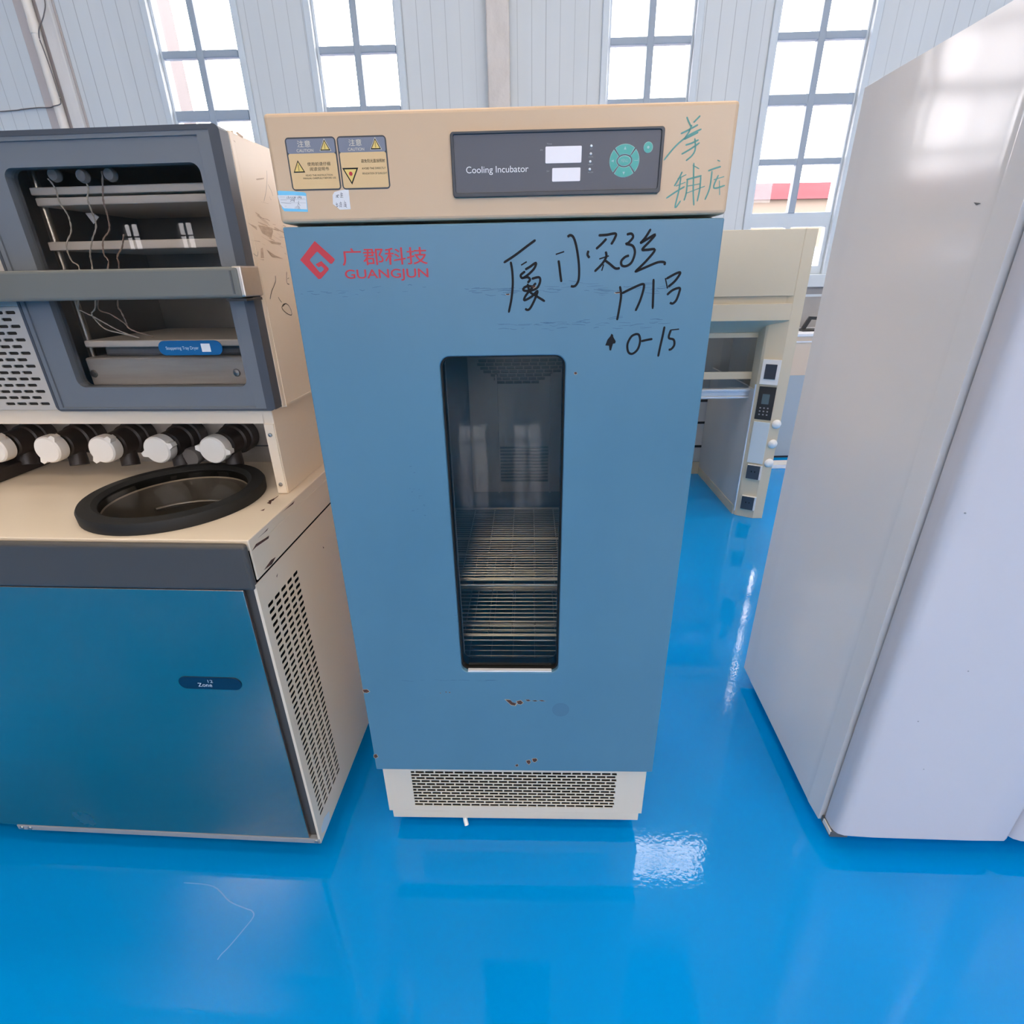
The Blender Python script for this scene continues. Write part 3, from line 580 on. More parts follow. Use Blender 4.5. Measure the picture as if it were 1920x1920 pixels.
text('lettering', 'PV', .0655, .0695, 1.6735, 1.6755, PW - .0003, M['grey_print'], cp)
text('lettering', 'SV', .0755, .0800, 1.6450, 1.6470, PW - .0003, M['grey_print'], cp)
KC = (.1985, 1.6575)
def sector(a0, a1, r0x, r0z, r1x, r1z, n=14):
    o = [(KC[0] + r1x * math.cos(R(a0 + (a1 - a0) * k / n)), KC[1] + r1z * math.sin(R(a0 + (a1 - a0) * k / n))) for k in range(n + 1)]
    i = [(KC[0] + r0x * math.cos(R(a1 - (a1 - a0) * k / n)), KC[1] + r0z * math.sin(R(a1 - (a1 - a0) * k / n))) for k in range(n + 1)]
    return o + i
for k, a in enumerate((0, 90, 180, 270)):
    h = 43 if k % 2 == 0 else 41
    MB().plate(sector(a - h, a + h, .0125, .0088, .0235, .0225), [], PW - .0004, PW, 'uz').build('key_edge', M['green_edge'], cp)
    ky = MB().plate(sector(a - h + 2.2, a + h - 2.2, .0131, .0094, .0228, .0218), [], PW - .0008, PW - .0003, 'uz').build('arrow_key', M['green_key'], cp)
    cx, cz = KC[0] + .0185 * math.cos(R(a)), KC[1] + .0165 * math.sin(R(a))
    if k == 0:
        MB().stroke([(cx + .003, cz + .003), (cx + .003, cz), (cx - .003, cz)], .0009, PW - .001, smooth=False).build('arrow', M['green_edge'], ky)
    else:
        q = [(cx + .0026 * math.cos(R(a + t)), cz + .0026 * math.sin(R(a + t))) for t in (0, 130, 230)]
        MB().plate(q, [], PW - .001, PW - .0009, 'uz').build('arrow', M['green_edge'], ky)
MB().plate(ell(*KC, .0105, .0072), [], PW - .0005, PW, 'uz').build('key_edge', M['green_edge'], cp)
ky = MB().plate(ell(*KC, .0096, .0063), [], PW - .0009, PW - .0004, 'uz').build('menu_key', M['green_key'], cp)
text('lettering', 'MENU', KC[0] - .0055, KC[0] + .0055, KC[1] - .0022, KC[1] + .0022, PW - .0011, M['green_edge'], ky)
MB().plate(ell(.2345, 1.6745, .0073, .0075), [], PW - .0005, PW, 'uz').build('key_edge', M['green_edge'], cp)
ky = MB().plate(ell(.2345, 1.6745, .0067, .0069), [], PW - .0009, PW - .0004, 'uz').build('light_key', M['green_key'], cp)
MB().plate(ell(.2345, 1.6745, .0019, .0019), [], PW - .0011, PW - .001, 'uz').build('arrow', M['green_edge'], ky)

# caution labels
def tri(cx, cz, r, up=1): return [(cx, cz + up * r), (cx - .9 * r, cz - up * .6 * r), (cx + .9 * r, cz - up * .6 * r)]
def caution(u0, u1, z0, z1, kind):
    l = MB().plate(rrect(u0, u1, z0, z1, .006), [], -.0005, 0, 'uz').build('caution_label', M['panel_rim'], inc, label='orange caution label with ' + ('two lines of reading advice' if kind == 0 else 'a red dot in a yellow triangle'))
    e = .0022; zm = z1 - (z1 - z0) * .30
    MB().plate(rrect(u0 + e, u1 - e, z0 + e, zm, .003), [], -.0009, -.0005, 'uz').build('orange_field', M['lab_orange'], l)
    MB().plate(rrect(u0 + e, u1 - e, zm, z1 - e, .003), [], -.0008, -.0005, 'uz').build('grey_band', M['lab_grey'], l)
    W_ = u1 - u0
    text('lettering', '注意', u0 + W_ * .24, u0 + W_ * .50, zm + .0085, z1 - .0045, -.0011, M['lab_cream'], l)
    text('lettering', 'CAUTION', u0 + W_ * .21, u0 + W_ * .54, zm + .0020, zm + .0060, -.0011, M['lab_cream'], l)
    def warn(cx, cz, r, dot=False, up=1):
        MB().plate(tri(cx, cz, r, up), [], -.0013, -.0010, 'uz').build('warning_triangle', M['ink'], l)
        MB().plate(tri(cx, cz, r * .76, up), [], -.0016, -.0013, 'uz').build('triangle_field', M['yellow'], l)
        if dot: MB().plate(ell(cx, cz + .0005, r * .2, r * .2, 20), [], -.0019, -.0016, 'uz').build('red_dot', M['red'], l)
        else: MB().stroke([(cx, cz - r * .4), (cx, cz + r * .45)], r * .12, -.0018).build('exclamation_mark', M['ink'], l)
    MB().plate(tri(u0 + W_ * .78, zm + .0090, .0105), [], -.0010, -.0009, 'uz').build('triangle_halo', M['lab_cream'], l)
    warn(u0 + W_ * .78, zm + .0088, .0092)
    if kind == 0:
        warn(u0 + W_ * .20, z0 + (zm - z0) * .62, .0105)
        text('lettering', '使用前请仔细', u0 + W_ * .38, u0 + W_ * .84, z0 + .0340, z0 + .0392, -.0011, M['ink'], l)
        text('lettering', '阅读说明书', u0 + W_ * .42, u0 + W_ * .80, z0 + .0270, z0 + .0324, -.0011, M['ink'], l)
        text('lettering', 'READ THE INSTRUCTION', u0 + W_ * .32, u0 + W_ * .86, z0 + .0200, z0 + .0223, -.0011, M['ink'], l)
        text('lettering', 'MANUAL CAREFULLY BEFORE USE', u0 + W_ * .26, u0 + W_ * .92, z0 + .0160, z0 + .0183, -.0011, M['ink'], l)
    else:
        warn(u0 + W_ * .21, z0 + (zm - z0) * .42, .0145, True, -1)
        text('lettering', '避免阳光直接照射', u0 + W_ * .45, u0 + W_ * .94, z0 + .0365, z0 + .0415, -.0011, M['ink'], l)
        text('lettering', 'AVOID THE DIRECTLY', u0 + W_ * .45, u0 + W_ * .94, z0 + .0275, z0 + .0303, -.0011, M['ink'], l)
        text('lettering', 'IRRADIATION OF SUNLIGHT', u0 + W_ * .45, u0 + W_ * .96, z0 + .0205, z0 + .0233, -.0011, M['ink'], l)
caution(-.3415, -.2600, 1.6275, 1.7005, 0)
caution(-.2580, -.1790, 1.6275, 1.7005, 1)
st = MB().plate(D['sticker'], [], -.0004, 0, 'uz').build('asset_sticker', M['sky_sticker'], inc, label='light blue sticker with handwriting')
MB().plate(D['sticker_white'], [], -.0006, -.0004, 'uz').build('white_field', M['paper'], st)
q = MB()
for s in D['stink']: q.stroke(s, .0007, -.0008, smooth=False)
q.build('handwriting', M['ink'], st)
q = MB()
for s in D['stgrey']: q.stroke(s, .0005, -.0008, smooth=False)
q.build('printed_line', M['grey_print'], st)
tg = MB().plate(D['tag'], [], -.0004, 0, 'uz').build('paper_tag', M['paper'], inc, label='small white paper tag with two handwritten lines')
q = MB()
for s in D['tagink']: q.stroke(s, .0008, -.0006, smooth=False)
q.build('handwriting', M['ink'], tg)
q = MB()
for s in D['green']: q.stroke(s, .0024, -.0004)
q.build('green_handwriting', M['green_ink'], hd, label='faded green marker characters')
# door print, ink and wear
lg = MB().plate(D['logo'], [], -.0005, 0, 'uz').build('logo', M['red'], dr, label='red angular emblem')
text('lettering', '广郡科技', -.2752, -.1270, 1.5145, 1.5415, -.0004, M['red'], dr, label='red characters', bold=0.007)
text('lettering', 'GUANGJUN', -.2735, -.1275, 1.4895, 1.5085, -.0004, M['red'], dr, label='red capital letters', bold=0.010)
q = MB()
for s in D['ink']: q.stroke(s, .0040, -.0004)
q.plate(D['arrow'], [], -.0005, -.0004, 'uz')
q.build('handwriting', M['ink'], dr, label='black marker writing')
for s in D['chips']:
    cx = sum(p[0] for p in s) / len(s); cz = sum(p[1] for p in s) / len(s)
    q = MB().plate([(cx + (p[0] - cx) * 1.22, cz + (p[1] - cz) * 1.22 - .0003) for p in s], [], -.00025, -.0001, 'uz')
    q.plate(s, [], -.0005, -.00026, 'uz')
    o = q.build('paint_chip', M['primer'], dr)
    o.data.materials.append(M['rust'])
    for p in o.data.polygons:
        if min(o.data.vertices[v].co.y for v in p.vertices) < -.0004: p.material_index = 1
MB().plate(ell(*D['stainc'], .0215, .0225), [], -.0002, -.0001, 'uz').build('glue_mark', M['mark'], dr)
rnd = random.Random(4)
q = MB()
for (u0, u1, zc, dz, n, ll) in ((-.07, .28, 1.471, .008, 60, .030), (-.02, .28, 1.413, .007, 46, .028), (-.36, -.13, 1.475, .008, 16, .022), (-.27, -.06, .5935, .003, 12, .03), (-.14, -.12, .77, .02, 6, .006), (-.20, -.17, 1.08, .06, 14, .006)):
    for k in range(n):
        u = rnd.uniform(u0, u1); z = zc + rnd.gauss(0, dz * .5); L_ = rnd.uniform(.2, 1) * ll; a = rnd.gauss(0, .05)
        q.stroke([(u, z), (u + L_ * .5, z + a * L_ + rnd.gauss(0, .0006)), (u + L_, z + 1.4 * a * L_)], rnd.uniform(.0004, .0012), -.00015, smooth=False)
q.build('scratch', M['scuff'], dr, kind='stuff')

# ================================================================== FREEZE DRYER
fd = thing('freeze_dryer', 'cream freeze dryer with steel front and ivory valve knobs, left of the incubator', 'freeze dryer', (-.5415, .9513, 0), -.0662)
UL = -1.25
# lower cabinet
holes = []
V0, V1, VZ0, VZ1 = .023, .182, .150, .848
nr = 40; cw = (V1 - V0) / 5; rp = (VZ1 - VZ0) / nr
for c_ in range(5):
    for r in range(nr):
        a = V0 + c_ * cw; z = VZ0 + r * rp
        holes.append(rrect(a + .002, a + cw - .005, z + .003, z + rp - .0045, .0035, 3))
sp = MB().plate(rect(.0, .74, .078, .910), holes, -.0015, 0, 'wz')
sp.box(-.0065, -.0015, .0, .0015, .078, .910)
sp.build('side_panel', M['beige'], fd)
MB().box(UL, -.0066, .03, .72, .09, .905).build('cabinet_interior', M['dark'], fd)
MB().box(-.040, -.0066, .012, .02, .09, .905).build('corner_shade_strip', M['fd_trim'], fd)  # charcoal strip stands in for the shade in the corner gap
fp = MB().box(UL, -.0305, .0, .010, .0955, .896).build('front_panel', M['steel'], fd, bevel=.002)
MB().box(-.884, -.001, -.001, .02, .076, .0945).build('bottom_rail', M['rail'], fd, bevel=.002)
for u in (-.870, -.012, -.845):
    MB().lathe([(.0001, -.004), (.005, -.0035), (.006, -.001)], (u, 0, .0855), 'w', 16).build('screw', M['screw'], fd, smooth=40)
for u in (-.82, -.10):
    for w in (.12, .64):
        k = MB(); k.lathe([(.012, -.014), (.034, -.014), (.036, -.010), (.036, .010), (.034, .014), (.012, .014)], (u, w, .0362), 'u', 28, True)
        k.box(u - .02, u + .02, w - .02, w + .02, .066, .0895)
        k.build('caster', M['rubber'], fd, smooth=40)
# nameplate on the front panel
pl = MB().plate(rrect(-.2455, -.0945, .6215, .6565, .0172, 8), [], -.0015, 0, 'uz').build('nameplate', M['plate_blue'], fp, label='navy nameplate with pale number 12')
text('lettering', '12', -.1735, -.1615, .6415, .6500, -.0018, M['plate_text'], pl)
text('lettering', 'Zone', -.2000, -.1660, .6290, .6400, -.0018, M['plate_text'], pl)
# worktop with well
wt = MB()
CR = (-.285, .222)
wt.plate(rect(UL, 0, .012, .74), [circ(*CR, .158, 56)], .985, 1.0095, 'uw')
wt.box(-.004, 0, .0125, .74, .9145, .9855); wt.box(UL, -.004, .73, .74, .9145, .985)
wt.build('worktop', M['beige'], fd, bevel=.006, seg=3)
MB().box(UL, -.0005, -.006, .0115, .8975, 1.006).build('front_moulding', M['fd_trim'], fd, bevel=.009, seg=4)
rg = MB(); rg.lathe([(.158, 1.0098), (.198, 1.0098), (.199, 1.030), (.1955, 1.036), (.168, 1.038), (.158, 1.030), (.158, 1.0098)], (*CR, 0), 'z', 72)
rg.build('port_ring', M['rubber'], fd, smooth=40)
pot = MB(); pot.lathe([(.1565, 1.006), (.1555, .78), (.145, .77), (.001, .77)], (*CR, 0), 'z', 56)
pot.build('cold_trap', M['pot'], fd, smooth=40)
coil = MB()
coil.tube([(CR[0] + .135 * math.cos(t * .2), CR[1] + .135 * math.sin(t * .2), .80 + .0011 * t) for t in range(140)], .006, 8)
coil.build('refrigerant_coil', M['steel_warm'], fd, smooth=60)
MB().lathe([(.001, 1.0245), (.1575, 1.0245), (.1575, 1.0285), (.001, 1.0285)], (*CR, 0), 'z', 64).build('clear_lid', M['acrylic'], fd, smooth=30)
for s in D['topscuff']: MB().plate(s, [], 1.0096, 1.0098, 'uw').build('worn_patch', M['rust'], fd)
for s in D['sidechip']: MB().plate([(max(.016, p[0]), min(p[1], 1.004)) for p in s], [], .0001, .0003, 'wz').build('paint_chip', M['rust'], fd)
MB().plate(D['sidelabel'], [], .0001, .0006, 'wz').build('side_sticker', M['pale_plate'], fd)
# pedestal with recessed valve panel
PD = MB()
PD.box(-.052, -.028, .262, .74, 1.0098, 1.2205)
PD.box(UL, -.052, .262, .74, 1.186, 1.2205)
PD.build('pedestal', M['beige'], fd, bevel=.002)
MB().box(-.0525, -.030, .2595, .263, 1.012, 1.186).build('pedestal_edge', M['beige'], fd)
for z in (1.160, 1.035):
    MB().lathe([(.0001, -.003), (.0045, -.0022), (.005, 0)], (-.042, .2595, z), 'w', 16).build('screw', M['screw'], fd, smooth=40)
vp = MB().box(UL, -.052, .50, .52, 1.0098, 1.186).build('valve_panel', M['steel_warm'], fd)
MB().box(UL, -.0525, .496, .4995, 1.058, 1.0605).build('panel_seam', M['seal'], fd)
MB().box(UL, -.848, .30, .49, 1.0098, 1.045).build('dark_block', M['valve'], fd, bevel=.004)  # low dark brown block at the left end of the worktop
for k in range(6):
    u = -.252 - .1505 * k; z = 1.094
    b = MB()
    b.lathe([(.046, .4995), (.046, .466), (.041, .464), (.041, .440), (.036, .436), (.034, .392), (.030, .388), (.016, .388), (.016, .376)], (u, 0, z), 'w', 32, True)
    vb = b.build('valve_body', M['valve'], fd, smooth=35)
    ang = 0 if k == 0 else -.18
    b = MB(); b.tube([(u, .425, z - .01), (u + .002, .424, z - .035), (u + .004, .422, z - .052), (u + .006, .418, z - .066)], .0225, 20)
    b.build('valve_spout', M['valve'], vb, smooth=50)
    kb = MB()
    kb.lathe([(.0001, .344), (.032, .344), (.0355, .348), (.0365, .358), (.036, .3755), (.0001, .3755)], (u, 0, z), 'w', 36)
    tilt = (0, 25, 55, 60, 65, 60)[k]
    for s in (0, 180):
        a = R(-8 + tilt + s); cx, cz = u + .038 * math.cos(a), z + .038 * math.sin(a)
        d_, e_ = Vector((math.cos(a), math.sin(a))), Vector((-math.sin(a), math.cos(a)))
        P = [Vector((cx, cz)) + d_ * x + e_ * y for x, y in ((-.008, -.011), (.008, -.005), (.008, .005), (-.008, .011))]
        kb.plate([(p.x, p.y) for p in P], [], .347, .366, 'uz')
    kb.build('valve_knob', M['knob'], vb, smooth=35)
MB().lathe([(.0001, .41), (.024, .41), (.026, .415), (.022, .47), (.0001, .47)], (-.366, 0, 1.052), 'w', 24).build('loose_cap', M['clear_cap'], fd, smooth=40)

# drying chamber on top
CW = .246
ch = MB()
ch.plate(rect(UL, -.006, 1.2215, 1.757), [rect(-.505, -.045, 1.255, 1.725)], CW + .03, CW + .05, 'uz')
ch.box(-.012, -.006, CW + .045, .74, 1.2215, 1.757)
ch.box(UL, -.006, CW + .045, .74, 1.751, 1.757); ch.box(UL, -.006, CW + .045, .74, 1.2215, 1.2275); ch.box(UL, -.006, .73, .74, 1.2215, 1.757)
casing = ch.build('chamber_casing', M['beige_lit'], fd, bevel=.002)
lin = MB()
lin.box(-.512, -.505, CW + .035, .66, 1.25, 1.73); lin.box(-.045, -.038, CW + .035, .66, 1.25, 1.73)
lin.box(-.512, -.038, CW + .035, .66, 1.245, 1.252); lin.box(-.512, -.038, CW + .035, .66, 1.728, 1.735); lin.box(-.512, -.038, .655, .66, 1.25, 1.73)
lin.build('chamber_liner', M['steel_liner'], fd)
rim = MB().plate(rrect(-.530, -.0065, 1.2225, 1.760, .012), [rect(-.515, -.052, 1.2300, 1.7440)], CW - .004, CW + .029, 'uz').build('door_rim', M['fd_grey'], fd, bevel=.005, seg=3)
MB().plate(rrect(-.5305, -.0060, 1.2220, 1.7605, .012), [rect(-.5245, -.0270, 1.2265, 1.7515)], CW - .0052, CW - .0041, 'uz').build('rim_edge', M['charcoal'], rim)
MB().plate(rect(-.0262, -.0062, 1.225, 1.752), [], CW - .0038, CW + .026, 'uz').build('rim_edge', M['charcoal'], rim)
dg_ = MB().plate(rrect(-.5205, -.0505, 1.2255, 1.7475, .010), [rrect(-.4620, -.0620, 1.2760, 1.7015, .018)], CW, CW + .0285, 'uz').build('chamber_door', M['fd_grey'], fd, bevel=.0035)
MB().box(-.4700, -.0540, CW + .014, CW + .020, 1.268, 1.71).build('door_glass', M['fd_glass'], dg_)
MB().plate(rrect(-.4750, -.0495, 1.264, 1.715, .016), [rrect(-.4640, -.0720, 1.2700, 1.7060, .016)], CW + .0225, CW + .0282, 'uz').build('door_gasket', M['shelf_steel'], dg_)  # pale strip showing at right only, standing in for the lit inner wall
bar = MB().box(-.66, .004, CW - .062, CW - .012, 1.4620, 1.5190).build('latch_bar', M['fd_bar'], dg_, bevel=.006, seg=3)
MB().box(-.010, .010, CW - .060, CW + .012, 1.4640, 1.5200).build('latch_bracket', M['steel_warm'], dg_, bevel=.003)
MB().box(-.0135, -.0100, CW - .0632, CW - .05, 1.470, 1.512).build('bar_slot', M['seal'], dg_)
MB().box(-.035, .006, CW - .055, CW + .01, 1.456, 1.461).build('hinge_pin', M['black'], dg_)
kb = MB(); kb.lathe([(.0001, CW - .115), (.032, CW - .115), (.038, CW - .105), (.040, CW - .07), (.030, CW - .0622), (.0001, CW - .0622)], (-.580, 0, 1.487), 'w', 32)
kb.build('latch_knob', M['black'], dg_, smooth=40)
pl = MB().plate(rrect(-.2545, -.1085, 1.3435, 1.3745, .0150, 8), [], CW + .0120, CW + .0138, 'uz').build('nameplate', M['plate_blue2'], dg_, label='blue nameplate reading Stoppering Tray Dryer')
text('lettering', 'Stoppering Tray Dryer', -.2375, -.1620, 1.3535, 1.3625, CW + .0117, M['plate_text'], pl)
MB().box(-.1555, -.1350, CW + .0115, CW + .0118, 1.3505, 1.3680).build('white_square', M['paper'], pl)
# inside the chamber
for z0, z1, w0 in ((1.662, 1.676, .300), (1.643, 1.658, .306), (1.5585, 1.5755, .300)):
    MB().box(-.468, -.085, w0, .60, z0, z1).build('chamber_shelf', M['shelf_fd'], fd, bevel=.002)
for u in (-.475, -.0785):
    MB().tube([(u, .33, 1.255), (u, .33, 1.727)], .008, 12).build('shelf_rod', M['shelf_wire'], fd, smooth=60)
MB().box(-.466, -.085, .292, .62, 1.2705, 1.335).build('shelf_base', M['base_fd'], fd, bevel=.004)
for u in (-.455, -.108):
    MB().lathe([(.0001, .288), (.0075, .289), (.009, .292)], (u, 0, 1.299), 'w', 20).build('screw', M['screw'], fd, smooth=40)
MB().box(-.462, -.092, .30, .60, 1.357, 1.372).build('product_tray', M['shelf_fd'], fd, bevel=.003)
MB().box(-.43, -.10, .315, .58, 1.3352, 1.3565).build('tray_riser', M['fd_grey'], fd, bevel=.006)
for s in D['wires']:
    P = [Vector((p[0], .285 + .004 * math.sin(i * 2.1), max(p[1], 1.3745))) for i, p in enumerate(s)]
    sm = spline(P, 8); w_ = MB()
    for ph in (0, math.pi):
        w_.tube([(p.x + .0009 * math.cos(i * .9 + ph), p.y + .0009 * math.sin(i * .9 + ph), p.z) for i, p in enumerate(sm)], .00105, 5)
    w_.build('probe_wire', M['wire2'] if s[0][0] < -.3 else M['wire'], fd, smooth=60)
for u, z in D['pads']:
    MB().lathe([(.0001, .276), (.010, .277), (.013, .284), (.011, .290)], (u, 0, z - .004), 'w', 20).build('wire_pad', M['pad'], fd, smooth=60)
MB().plate([(-.410, 1.634), (-.392, 1.634), (-.381, 1.626), (-.398, 1.612)], [], .36, .361, 'uz').build('paper_scrap', M['paper'], fd)
# vented side panel left of the door
holes = []
for r in range(15):
    z = 1.236 + r * .0142
    for k in range(4):
        u = -.5455 - .0285 * k - (.0142 if r % 2 else 0)
        holes.append(rrect(u - .0235, u, z, z + .0068, .0030, 3))
MB().plate(rect(-.90, -.5235, 1.2255, 1.450), holes, CW - .002, CW + .001, 'uz').build('vent_panel', M['vent'], fd)
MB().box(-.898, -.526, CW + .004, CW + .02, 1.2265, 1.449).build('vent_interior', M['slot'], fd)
MB().box(-.90, -.5315, CW - .002, CW + .028, 1.4505, 1.7565).build('upper_panel', M['vent'], fd, bevel=.002)
MB().box(UL, -.902, CW - .002, CW + .028, 1.2255, 1.7565).build('left_panel', M['beige2'], fd, bevel=.002)
# marks on the side
q = MB()
for s in D['sideink']: q.stroke(s, .0016, -.0057, 'wz')
for s in D['sideline']: q.stroke(s, .0007, -.0057, 'wz')
q.build('handwriting', M['ink'], casing, label='thin black marker strokes')
for s in D['sidescuff']: MB().plate(s, [], -.0059, -.0058, 'wz').build('scuff', M['tan_scuff'], casing)
q = MB(); rnd = random.Random(9)
for k in range(46):
    w0 = rnd.uniform(.32, .52); z = 1.60 - (w0 - .32) * .12 + rnd.gauss(0, .018); L_ = rnd.uniform(.008, .05)
    q.stroke([(w0, z), (w0 + L_, z - L_ * rnd.uniform(.0, .35))], rnd.uniform(.0006, .0028), -.00575, 'wz', smooth=False)
q.build('scrape', M['tan_scuff'], casing, kind='stuff')

# ================================================================== WHITE DOUBLE DOOR CABINET
fz = thing('upright_freezer', 'tall glossy white two-door freezer seen from its left corner, right edge of the photo', 'freezer', (.8705, 1.0122, 0), -.0523)
FB, FT = .0535, 1.9085
bd = MB().plate([(-.0065, 0), (-.0095, .054), (-.0090, .060)] + [(-.0085 + .030 * (w - .06) - .010 * (w - .06) ** 2, w) for w in [.062 + .02 * k for k in range(26)]] + [(.0050, .572), (.0070, .640), (.93, .640), (.93, 0)], [], FB, FT, 'uw').build('cabinet', M['fz'], fz, bevel=.006, seg=3, smooth=20)
def door(u0, u1):
    prof = [(u0, -.007), (u0, -.040), (u0 + .004, -.050), (u0 + .012, -.058), (u0 + .026, -.063), (u0 + .10, -.066), (u1 - .10, -.066), (u1 - .014, -.064), (u1 - .003, -.058), (u1, -.048), (u1, -.007)]
    return MB().plate(prof, [], FB + .019, FT - .006, 'uw').build('door', M['fz_door'], fz, bevel=.010, seg=4, smooth=30)
d1 = door(.004, .4635); d2 = door(.4685, .926)
MB().box(.015, .915, -.0068, -.0002, FB + .03, FT - .02).build('door_seal', M['seal'], fz)
hg = MB().box(.0, .05, -.052, -.0, FB - .004, FB + .0175).build('hinge', M['seal'], fz, bevel=.003)
MB().box(-.001, .003, -.050, -.012, FB + .004, FB + .018).build('hinge_cover', M['pipe'], fz)
MB().box(.88, .93, -.052, -.0, FB - .004, FB + .0175).build('hinge', M['seal'], fz, bevel=.003)
for u in (.08, .85):
    for w in (.08, .56):
        k = MB(); k.lathe([(.022, 0), (.024, .005), (.024, .03), (.014, .035), (.014, FB + .001)], (u, w, 0), 'z', 24, True)
        k.build('foot', M['rubber'], fz, smooth=40)
q = MB()
q.plate([(.094, 1.600), (.112, 1.603), (.104, 1.598)], [], -.0085, -.0075, 'wz')
q.build('scratch', M['seal'], bd)
q = MB()
for u, z, s in ((.10, .50, .0016), (.165, .655, .0018), (.03, 1.05, .002), (.16, .34, .0016)): q.plate(ell(u, z, s, s * .8, 12), [], -.0668, -.0655, 'uz')
q.build('speck', M['grey_print'], d1)

# ================================================================== FUME HOOD
ho = thing('fume_hood', 'cream walk-in fume hood with sliding sash and control switches, standing behind at right', 'fume hood', (1.64, 3.13, 0), -.03)
HL = -1.05; HD = .92
# shell: right post folded from one sheet, roof, back, left side
post = MB().plate([(0, 0), (-.0615, 0), (-.150, .050), (-.160, .062), (-.160, .16), (-.02, .16), (-.02, HD), (0, HD)], [], 0, 1.682, 'uw').build('corner_post', M['hood'], ho, bevel=.002)
MB().box(-.165, -.152, .060, .070, .03, .86).build('channel', M['alu'], ho)
MB().box(HL, -.0685, -.003, .10, 1.355, 1.682).build('upper_panel', M['hood'], ho, bevel=.002)
MB().box(HL, -.0685, .018, .10, 1.315, 1.355).build('recess_strip', M['hood'], ho)
fas = MB().plate([(-.006, 1.3155), (-.006, 1.228), (.15, 1.150), (.16, 1.150), (.16, 1.3155)], [], HL, -.066, 'wz').build('fascia', M['hood'], ho, bevel=.0015)
MB().box(HL, -.02, .1005, .30, 1.62, 1.680).build('roof', M['hood'], ho)
MB().box(-.165, -.150, .0705, HD - .062, .0, .83).build('inner_side', M['hood_in'], ho)
MB().box(-.040, -.0205, .161, HD - .02, .0, 1.62).build('outer_side', M['hood_in'], ho)
MB().box(-.170, -.1655, .075, HD - .08, .0, .06).build('side_skirting', M['hood'], ho)
MB().box(HL, HL + .02, .10, HD, 0, 1.62).build('left_side', M['hood'], ho)
bk = MB().box(HL, -.021, HD - .03, HD, .06, 1.62).build('back_panel', M['hood_in'], ho)
MB().box(HL, -.03, HD - .06, HD - .031, .10, 1.55).build('baffle', M['hood_in'], ho)
for z in (.585, .415, .225):
    for u in (-.80, -.5, -.185): MB().box(u - .045, u + .02, HD - .064, HD - .0605, z - .009, z + .009).build('baffle_slot', M['black'], ho)
MB().box(HL, -.04, HD - .075, HD - .0605, .0, .095).build('skirting', M['hood'], ho)
sa = MB().plate(rect(HL + .03, -.094, .876, 1.149), [rrect(HL + .08, -.134, .920, 1.120, .022)], .150, .165, 'uz').build('sash', M['hood'], ho, bevel=.002)
MB().box(HL + .07, -.124, .156, .160, .91, 1.13).build('sash_glass', M['hood_glass'], sa)
MB().box(HL + .03, -.104, .152, .156, .822, .8755).build('lower_glass', M['hood_glass'], sa)
hb = MB(); hb.box(HL + .03, -.100, .120, .158, .805, .822); hb.box(HL + .03, -.100, .135, .158, .775, .805); hb.box(HL + .03, -.100, .128, .158, .762, .775)
hb.build('sash_handle', M['alu'], sa, bevel=.003)
MB().box(-.103, -.094, .156, .166, .76, .876).build('sash_end', M['alu'], sa)
# fittings on the angled face of the post: local frame along the face
A0 = Vector((-.0615, 0)); A1 = Vector((-.150, .050)); AD = (A1 - A0).normalized(); AN = Vector((AD.y, -AD.x))
if AN.y > 0: AN = -AN
def onface(name, s0, s1, z0, z1, t0, t1, m, parent=ho, bevel=.001, r=0):
    mb = MB(); P = [A0 + AD * s + AN * t for s, t in ((s0, t0), (s1, t0), (s1, t1), (s0, t1))]
    mb.plate([(p.x, p.y) for p in P], [], z0, z1, 'uw')
    return mb.build(name, m, parent, bevel=bevel)
sb = onface('switch_box', .001, .098, .868, 1.010, .0005, .016, M['white'])
onface('breaker_cover', .018, .080, .900, .985, .016, .021, M['smoke'], sb)
onface('control_panel', .001, .094, .655, .853, .0005, .006, M['black'])
cpn = [o for o in ho.children if o.name.startswith('control_panel')][0]
onface('screen', .030, .070, .750, .810, .006, .0072, M['lcd'], cpn, 0)
for i in range(3):
    for j in range(3): onface('button', .024 + .021 * i, .033 + .021 * i, .682 + .02 * j, .690 + .02 * j, .006, .0068, M['grey_print'], cpn, 0)
onface('blank_plate', .001, .092, .378, .640, .0005, .010, M['pale_plate'])
for z in (.632, .508, .384):
    MB().lathe([(.0001, -.020), (.016, -.018), (.0265, -.010), (.028, -.004), (.022, 0)], (-.026, 0, z), 'w', 28).build('round_knob', M['white'], ho, smooth=50)
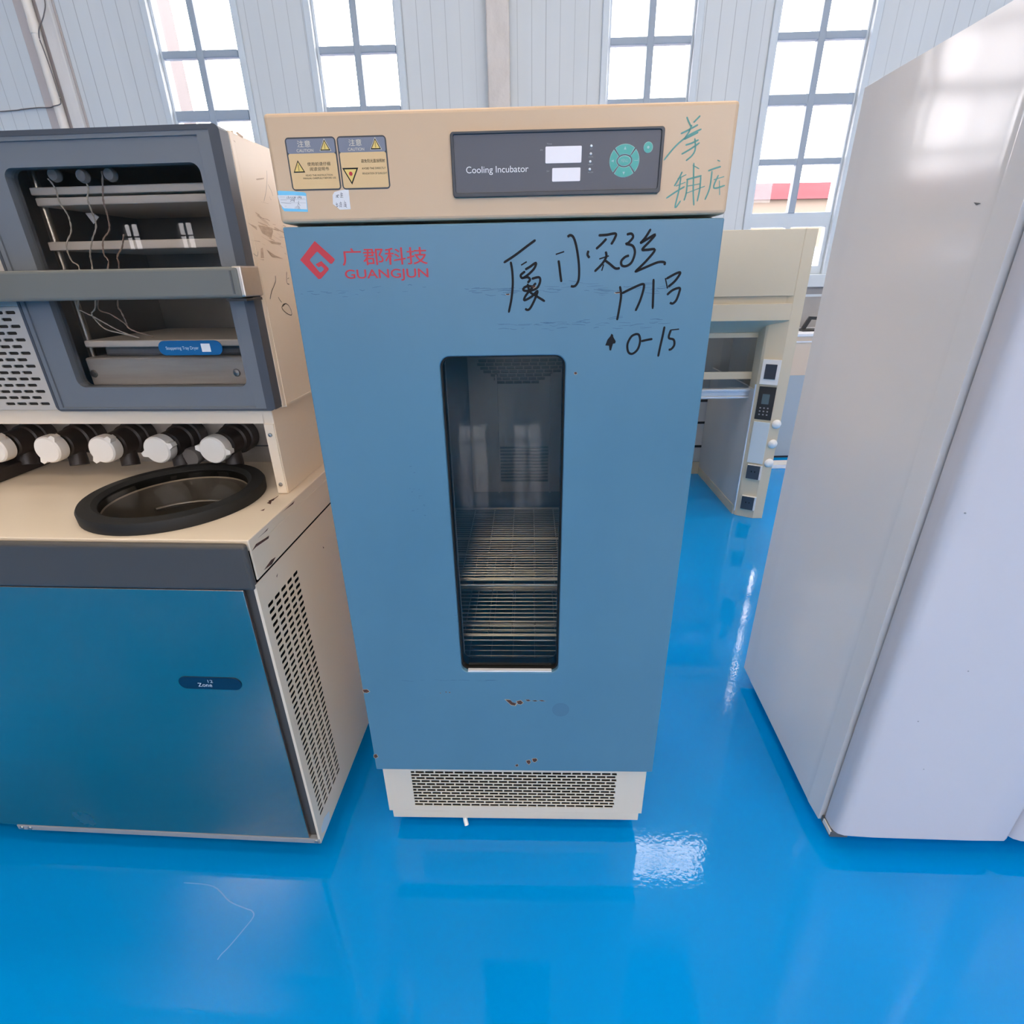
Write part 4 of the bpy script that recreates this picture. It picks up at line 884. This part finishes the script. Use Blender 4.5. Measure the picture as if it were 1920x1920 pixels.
for z0, z1 in ((.272, .365), (.060, .152)):
    so = onface('socket', -.002, .084, z0, z1, .0005, .016, M['white'])
    fc = onface('socket_face', .008, .083, z0 + .002, z1 - .002, .016, .021, M['socket'], so)
    for s in (.032, .052): onface('socket_hole', s, s + .006, (z0 + z1) / 2, (z0 + z1) / 2 + .010, .021, .0213, M['ink'], so, 0)

# ================================================================== BENCH BEHIND THE HOOD
be = thing('lab_bench', 'lab bench with bright white top, half hidden behind the fume hood at right', 'bench', (2.3, 4.32, 0), 0)
MB().box(-.13, 1.4, 0, .48, 1.0, 1.022).build('bench_top', M['bench_white'], be, bevel=.003)
MB().box(-.10, 1.36, .012, .46, .966, .9995).build('drawer_front', M['bench_beige'], be, bevel=.002)
MB().box(-.11, 1.38, .006, .47, .955, .9655).build('drawer_rail', M['bench_white'], be)
MB().box(-.10, 1.36, .014, .46, .70, .9545).build('upper_panel', M['bench_beige'], be)
MB().box(-.045, 1.36, .010, .46, .02, .6995).build('side_panel', M['bench_grey'], be)
MB().box(-.03, 1.34, .02, .45, .0, .0195).build('plinth', M['black'], be)
br = thing('black_stand', 'small black angled stand on the white bench top, just right of the fume hood', 'stand', (2.42, 4.50, 1.0225), 0)
MB().box(-.05, .20, -.03, .10, .0, .012).build('stand_base', M['black'], br, bevel=.002)
MB().plate([(-.035, .010), (.0, .012), (.035, .085), (.20, .075), (.20, .100), (.015, .110)], [], .02, .04, 'uz').build('stand_arm', M['black'], br, bevel=.002)
fl = MB().box(2.10, 2.40, 4.06, 4.17, .0005, .035).build('floor_block', M['white'], bevel=.003)
tag(fl, 'flat white block lying on the blue floor beside the fume hood base', 'block')

mk = [(-.913, .9), (-.827, .889), (-.765, .851), (-.715, .833), (-.694, .826), (-.685, .812), (-.698, .782), (-.716, .747), (-.727, .731), (-.731, .72)]
o = MB().stroke(mk, .0028, .0006, 'uw').build('floor_scratch', mat('scratch gloss', (0.12, 0.42, 0.85), 0.25))  # pale colour paints in the gloss along the scratch
tag(o, 'thin pale curved scratch on the blue floor in front of the freeze dryer', 'floor mark')
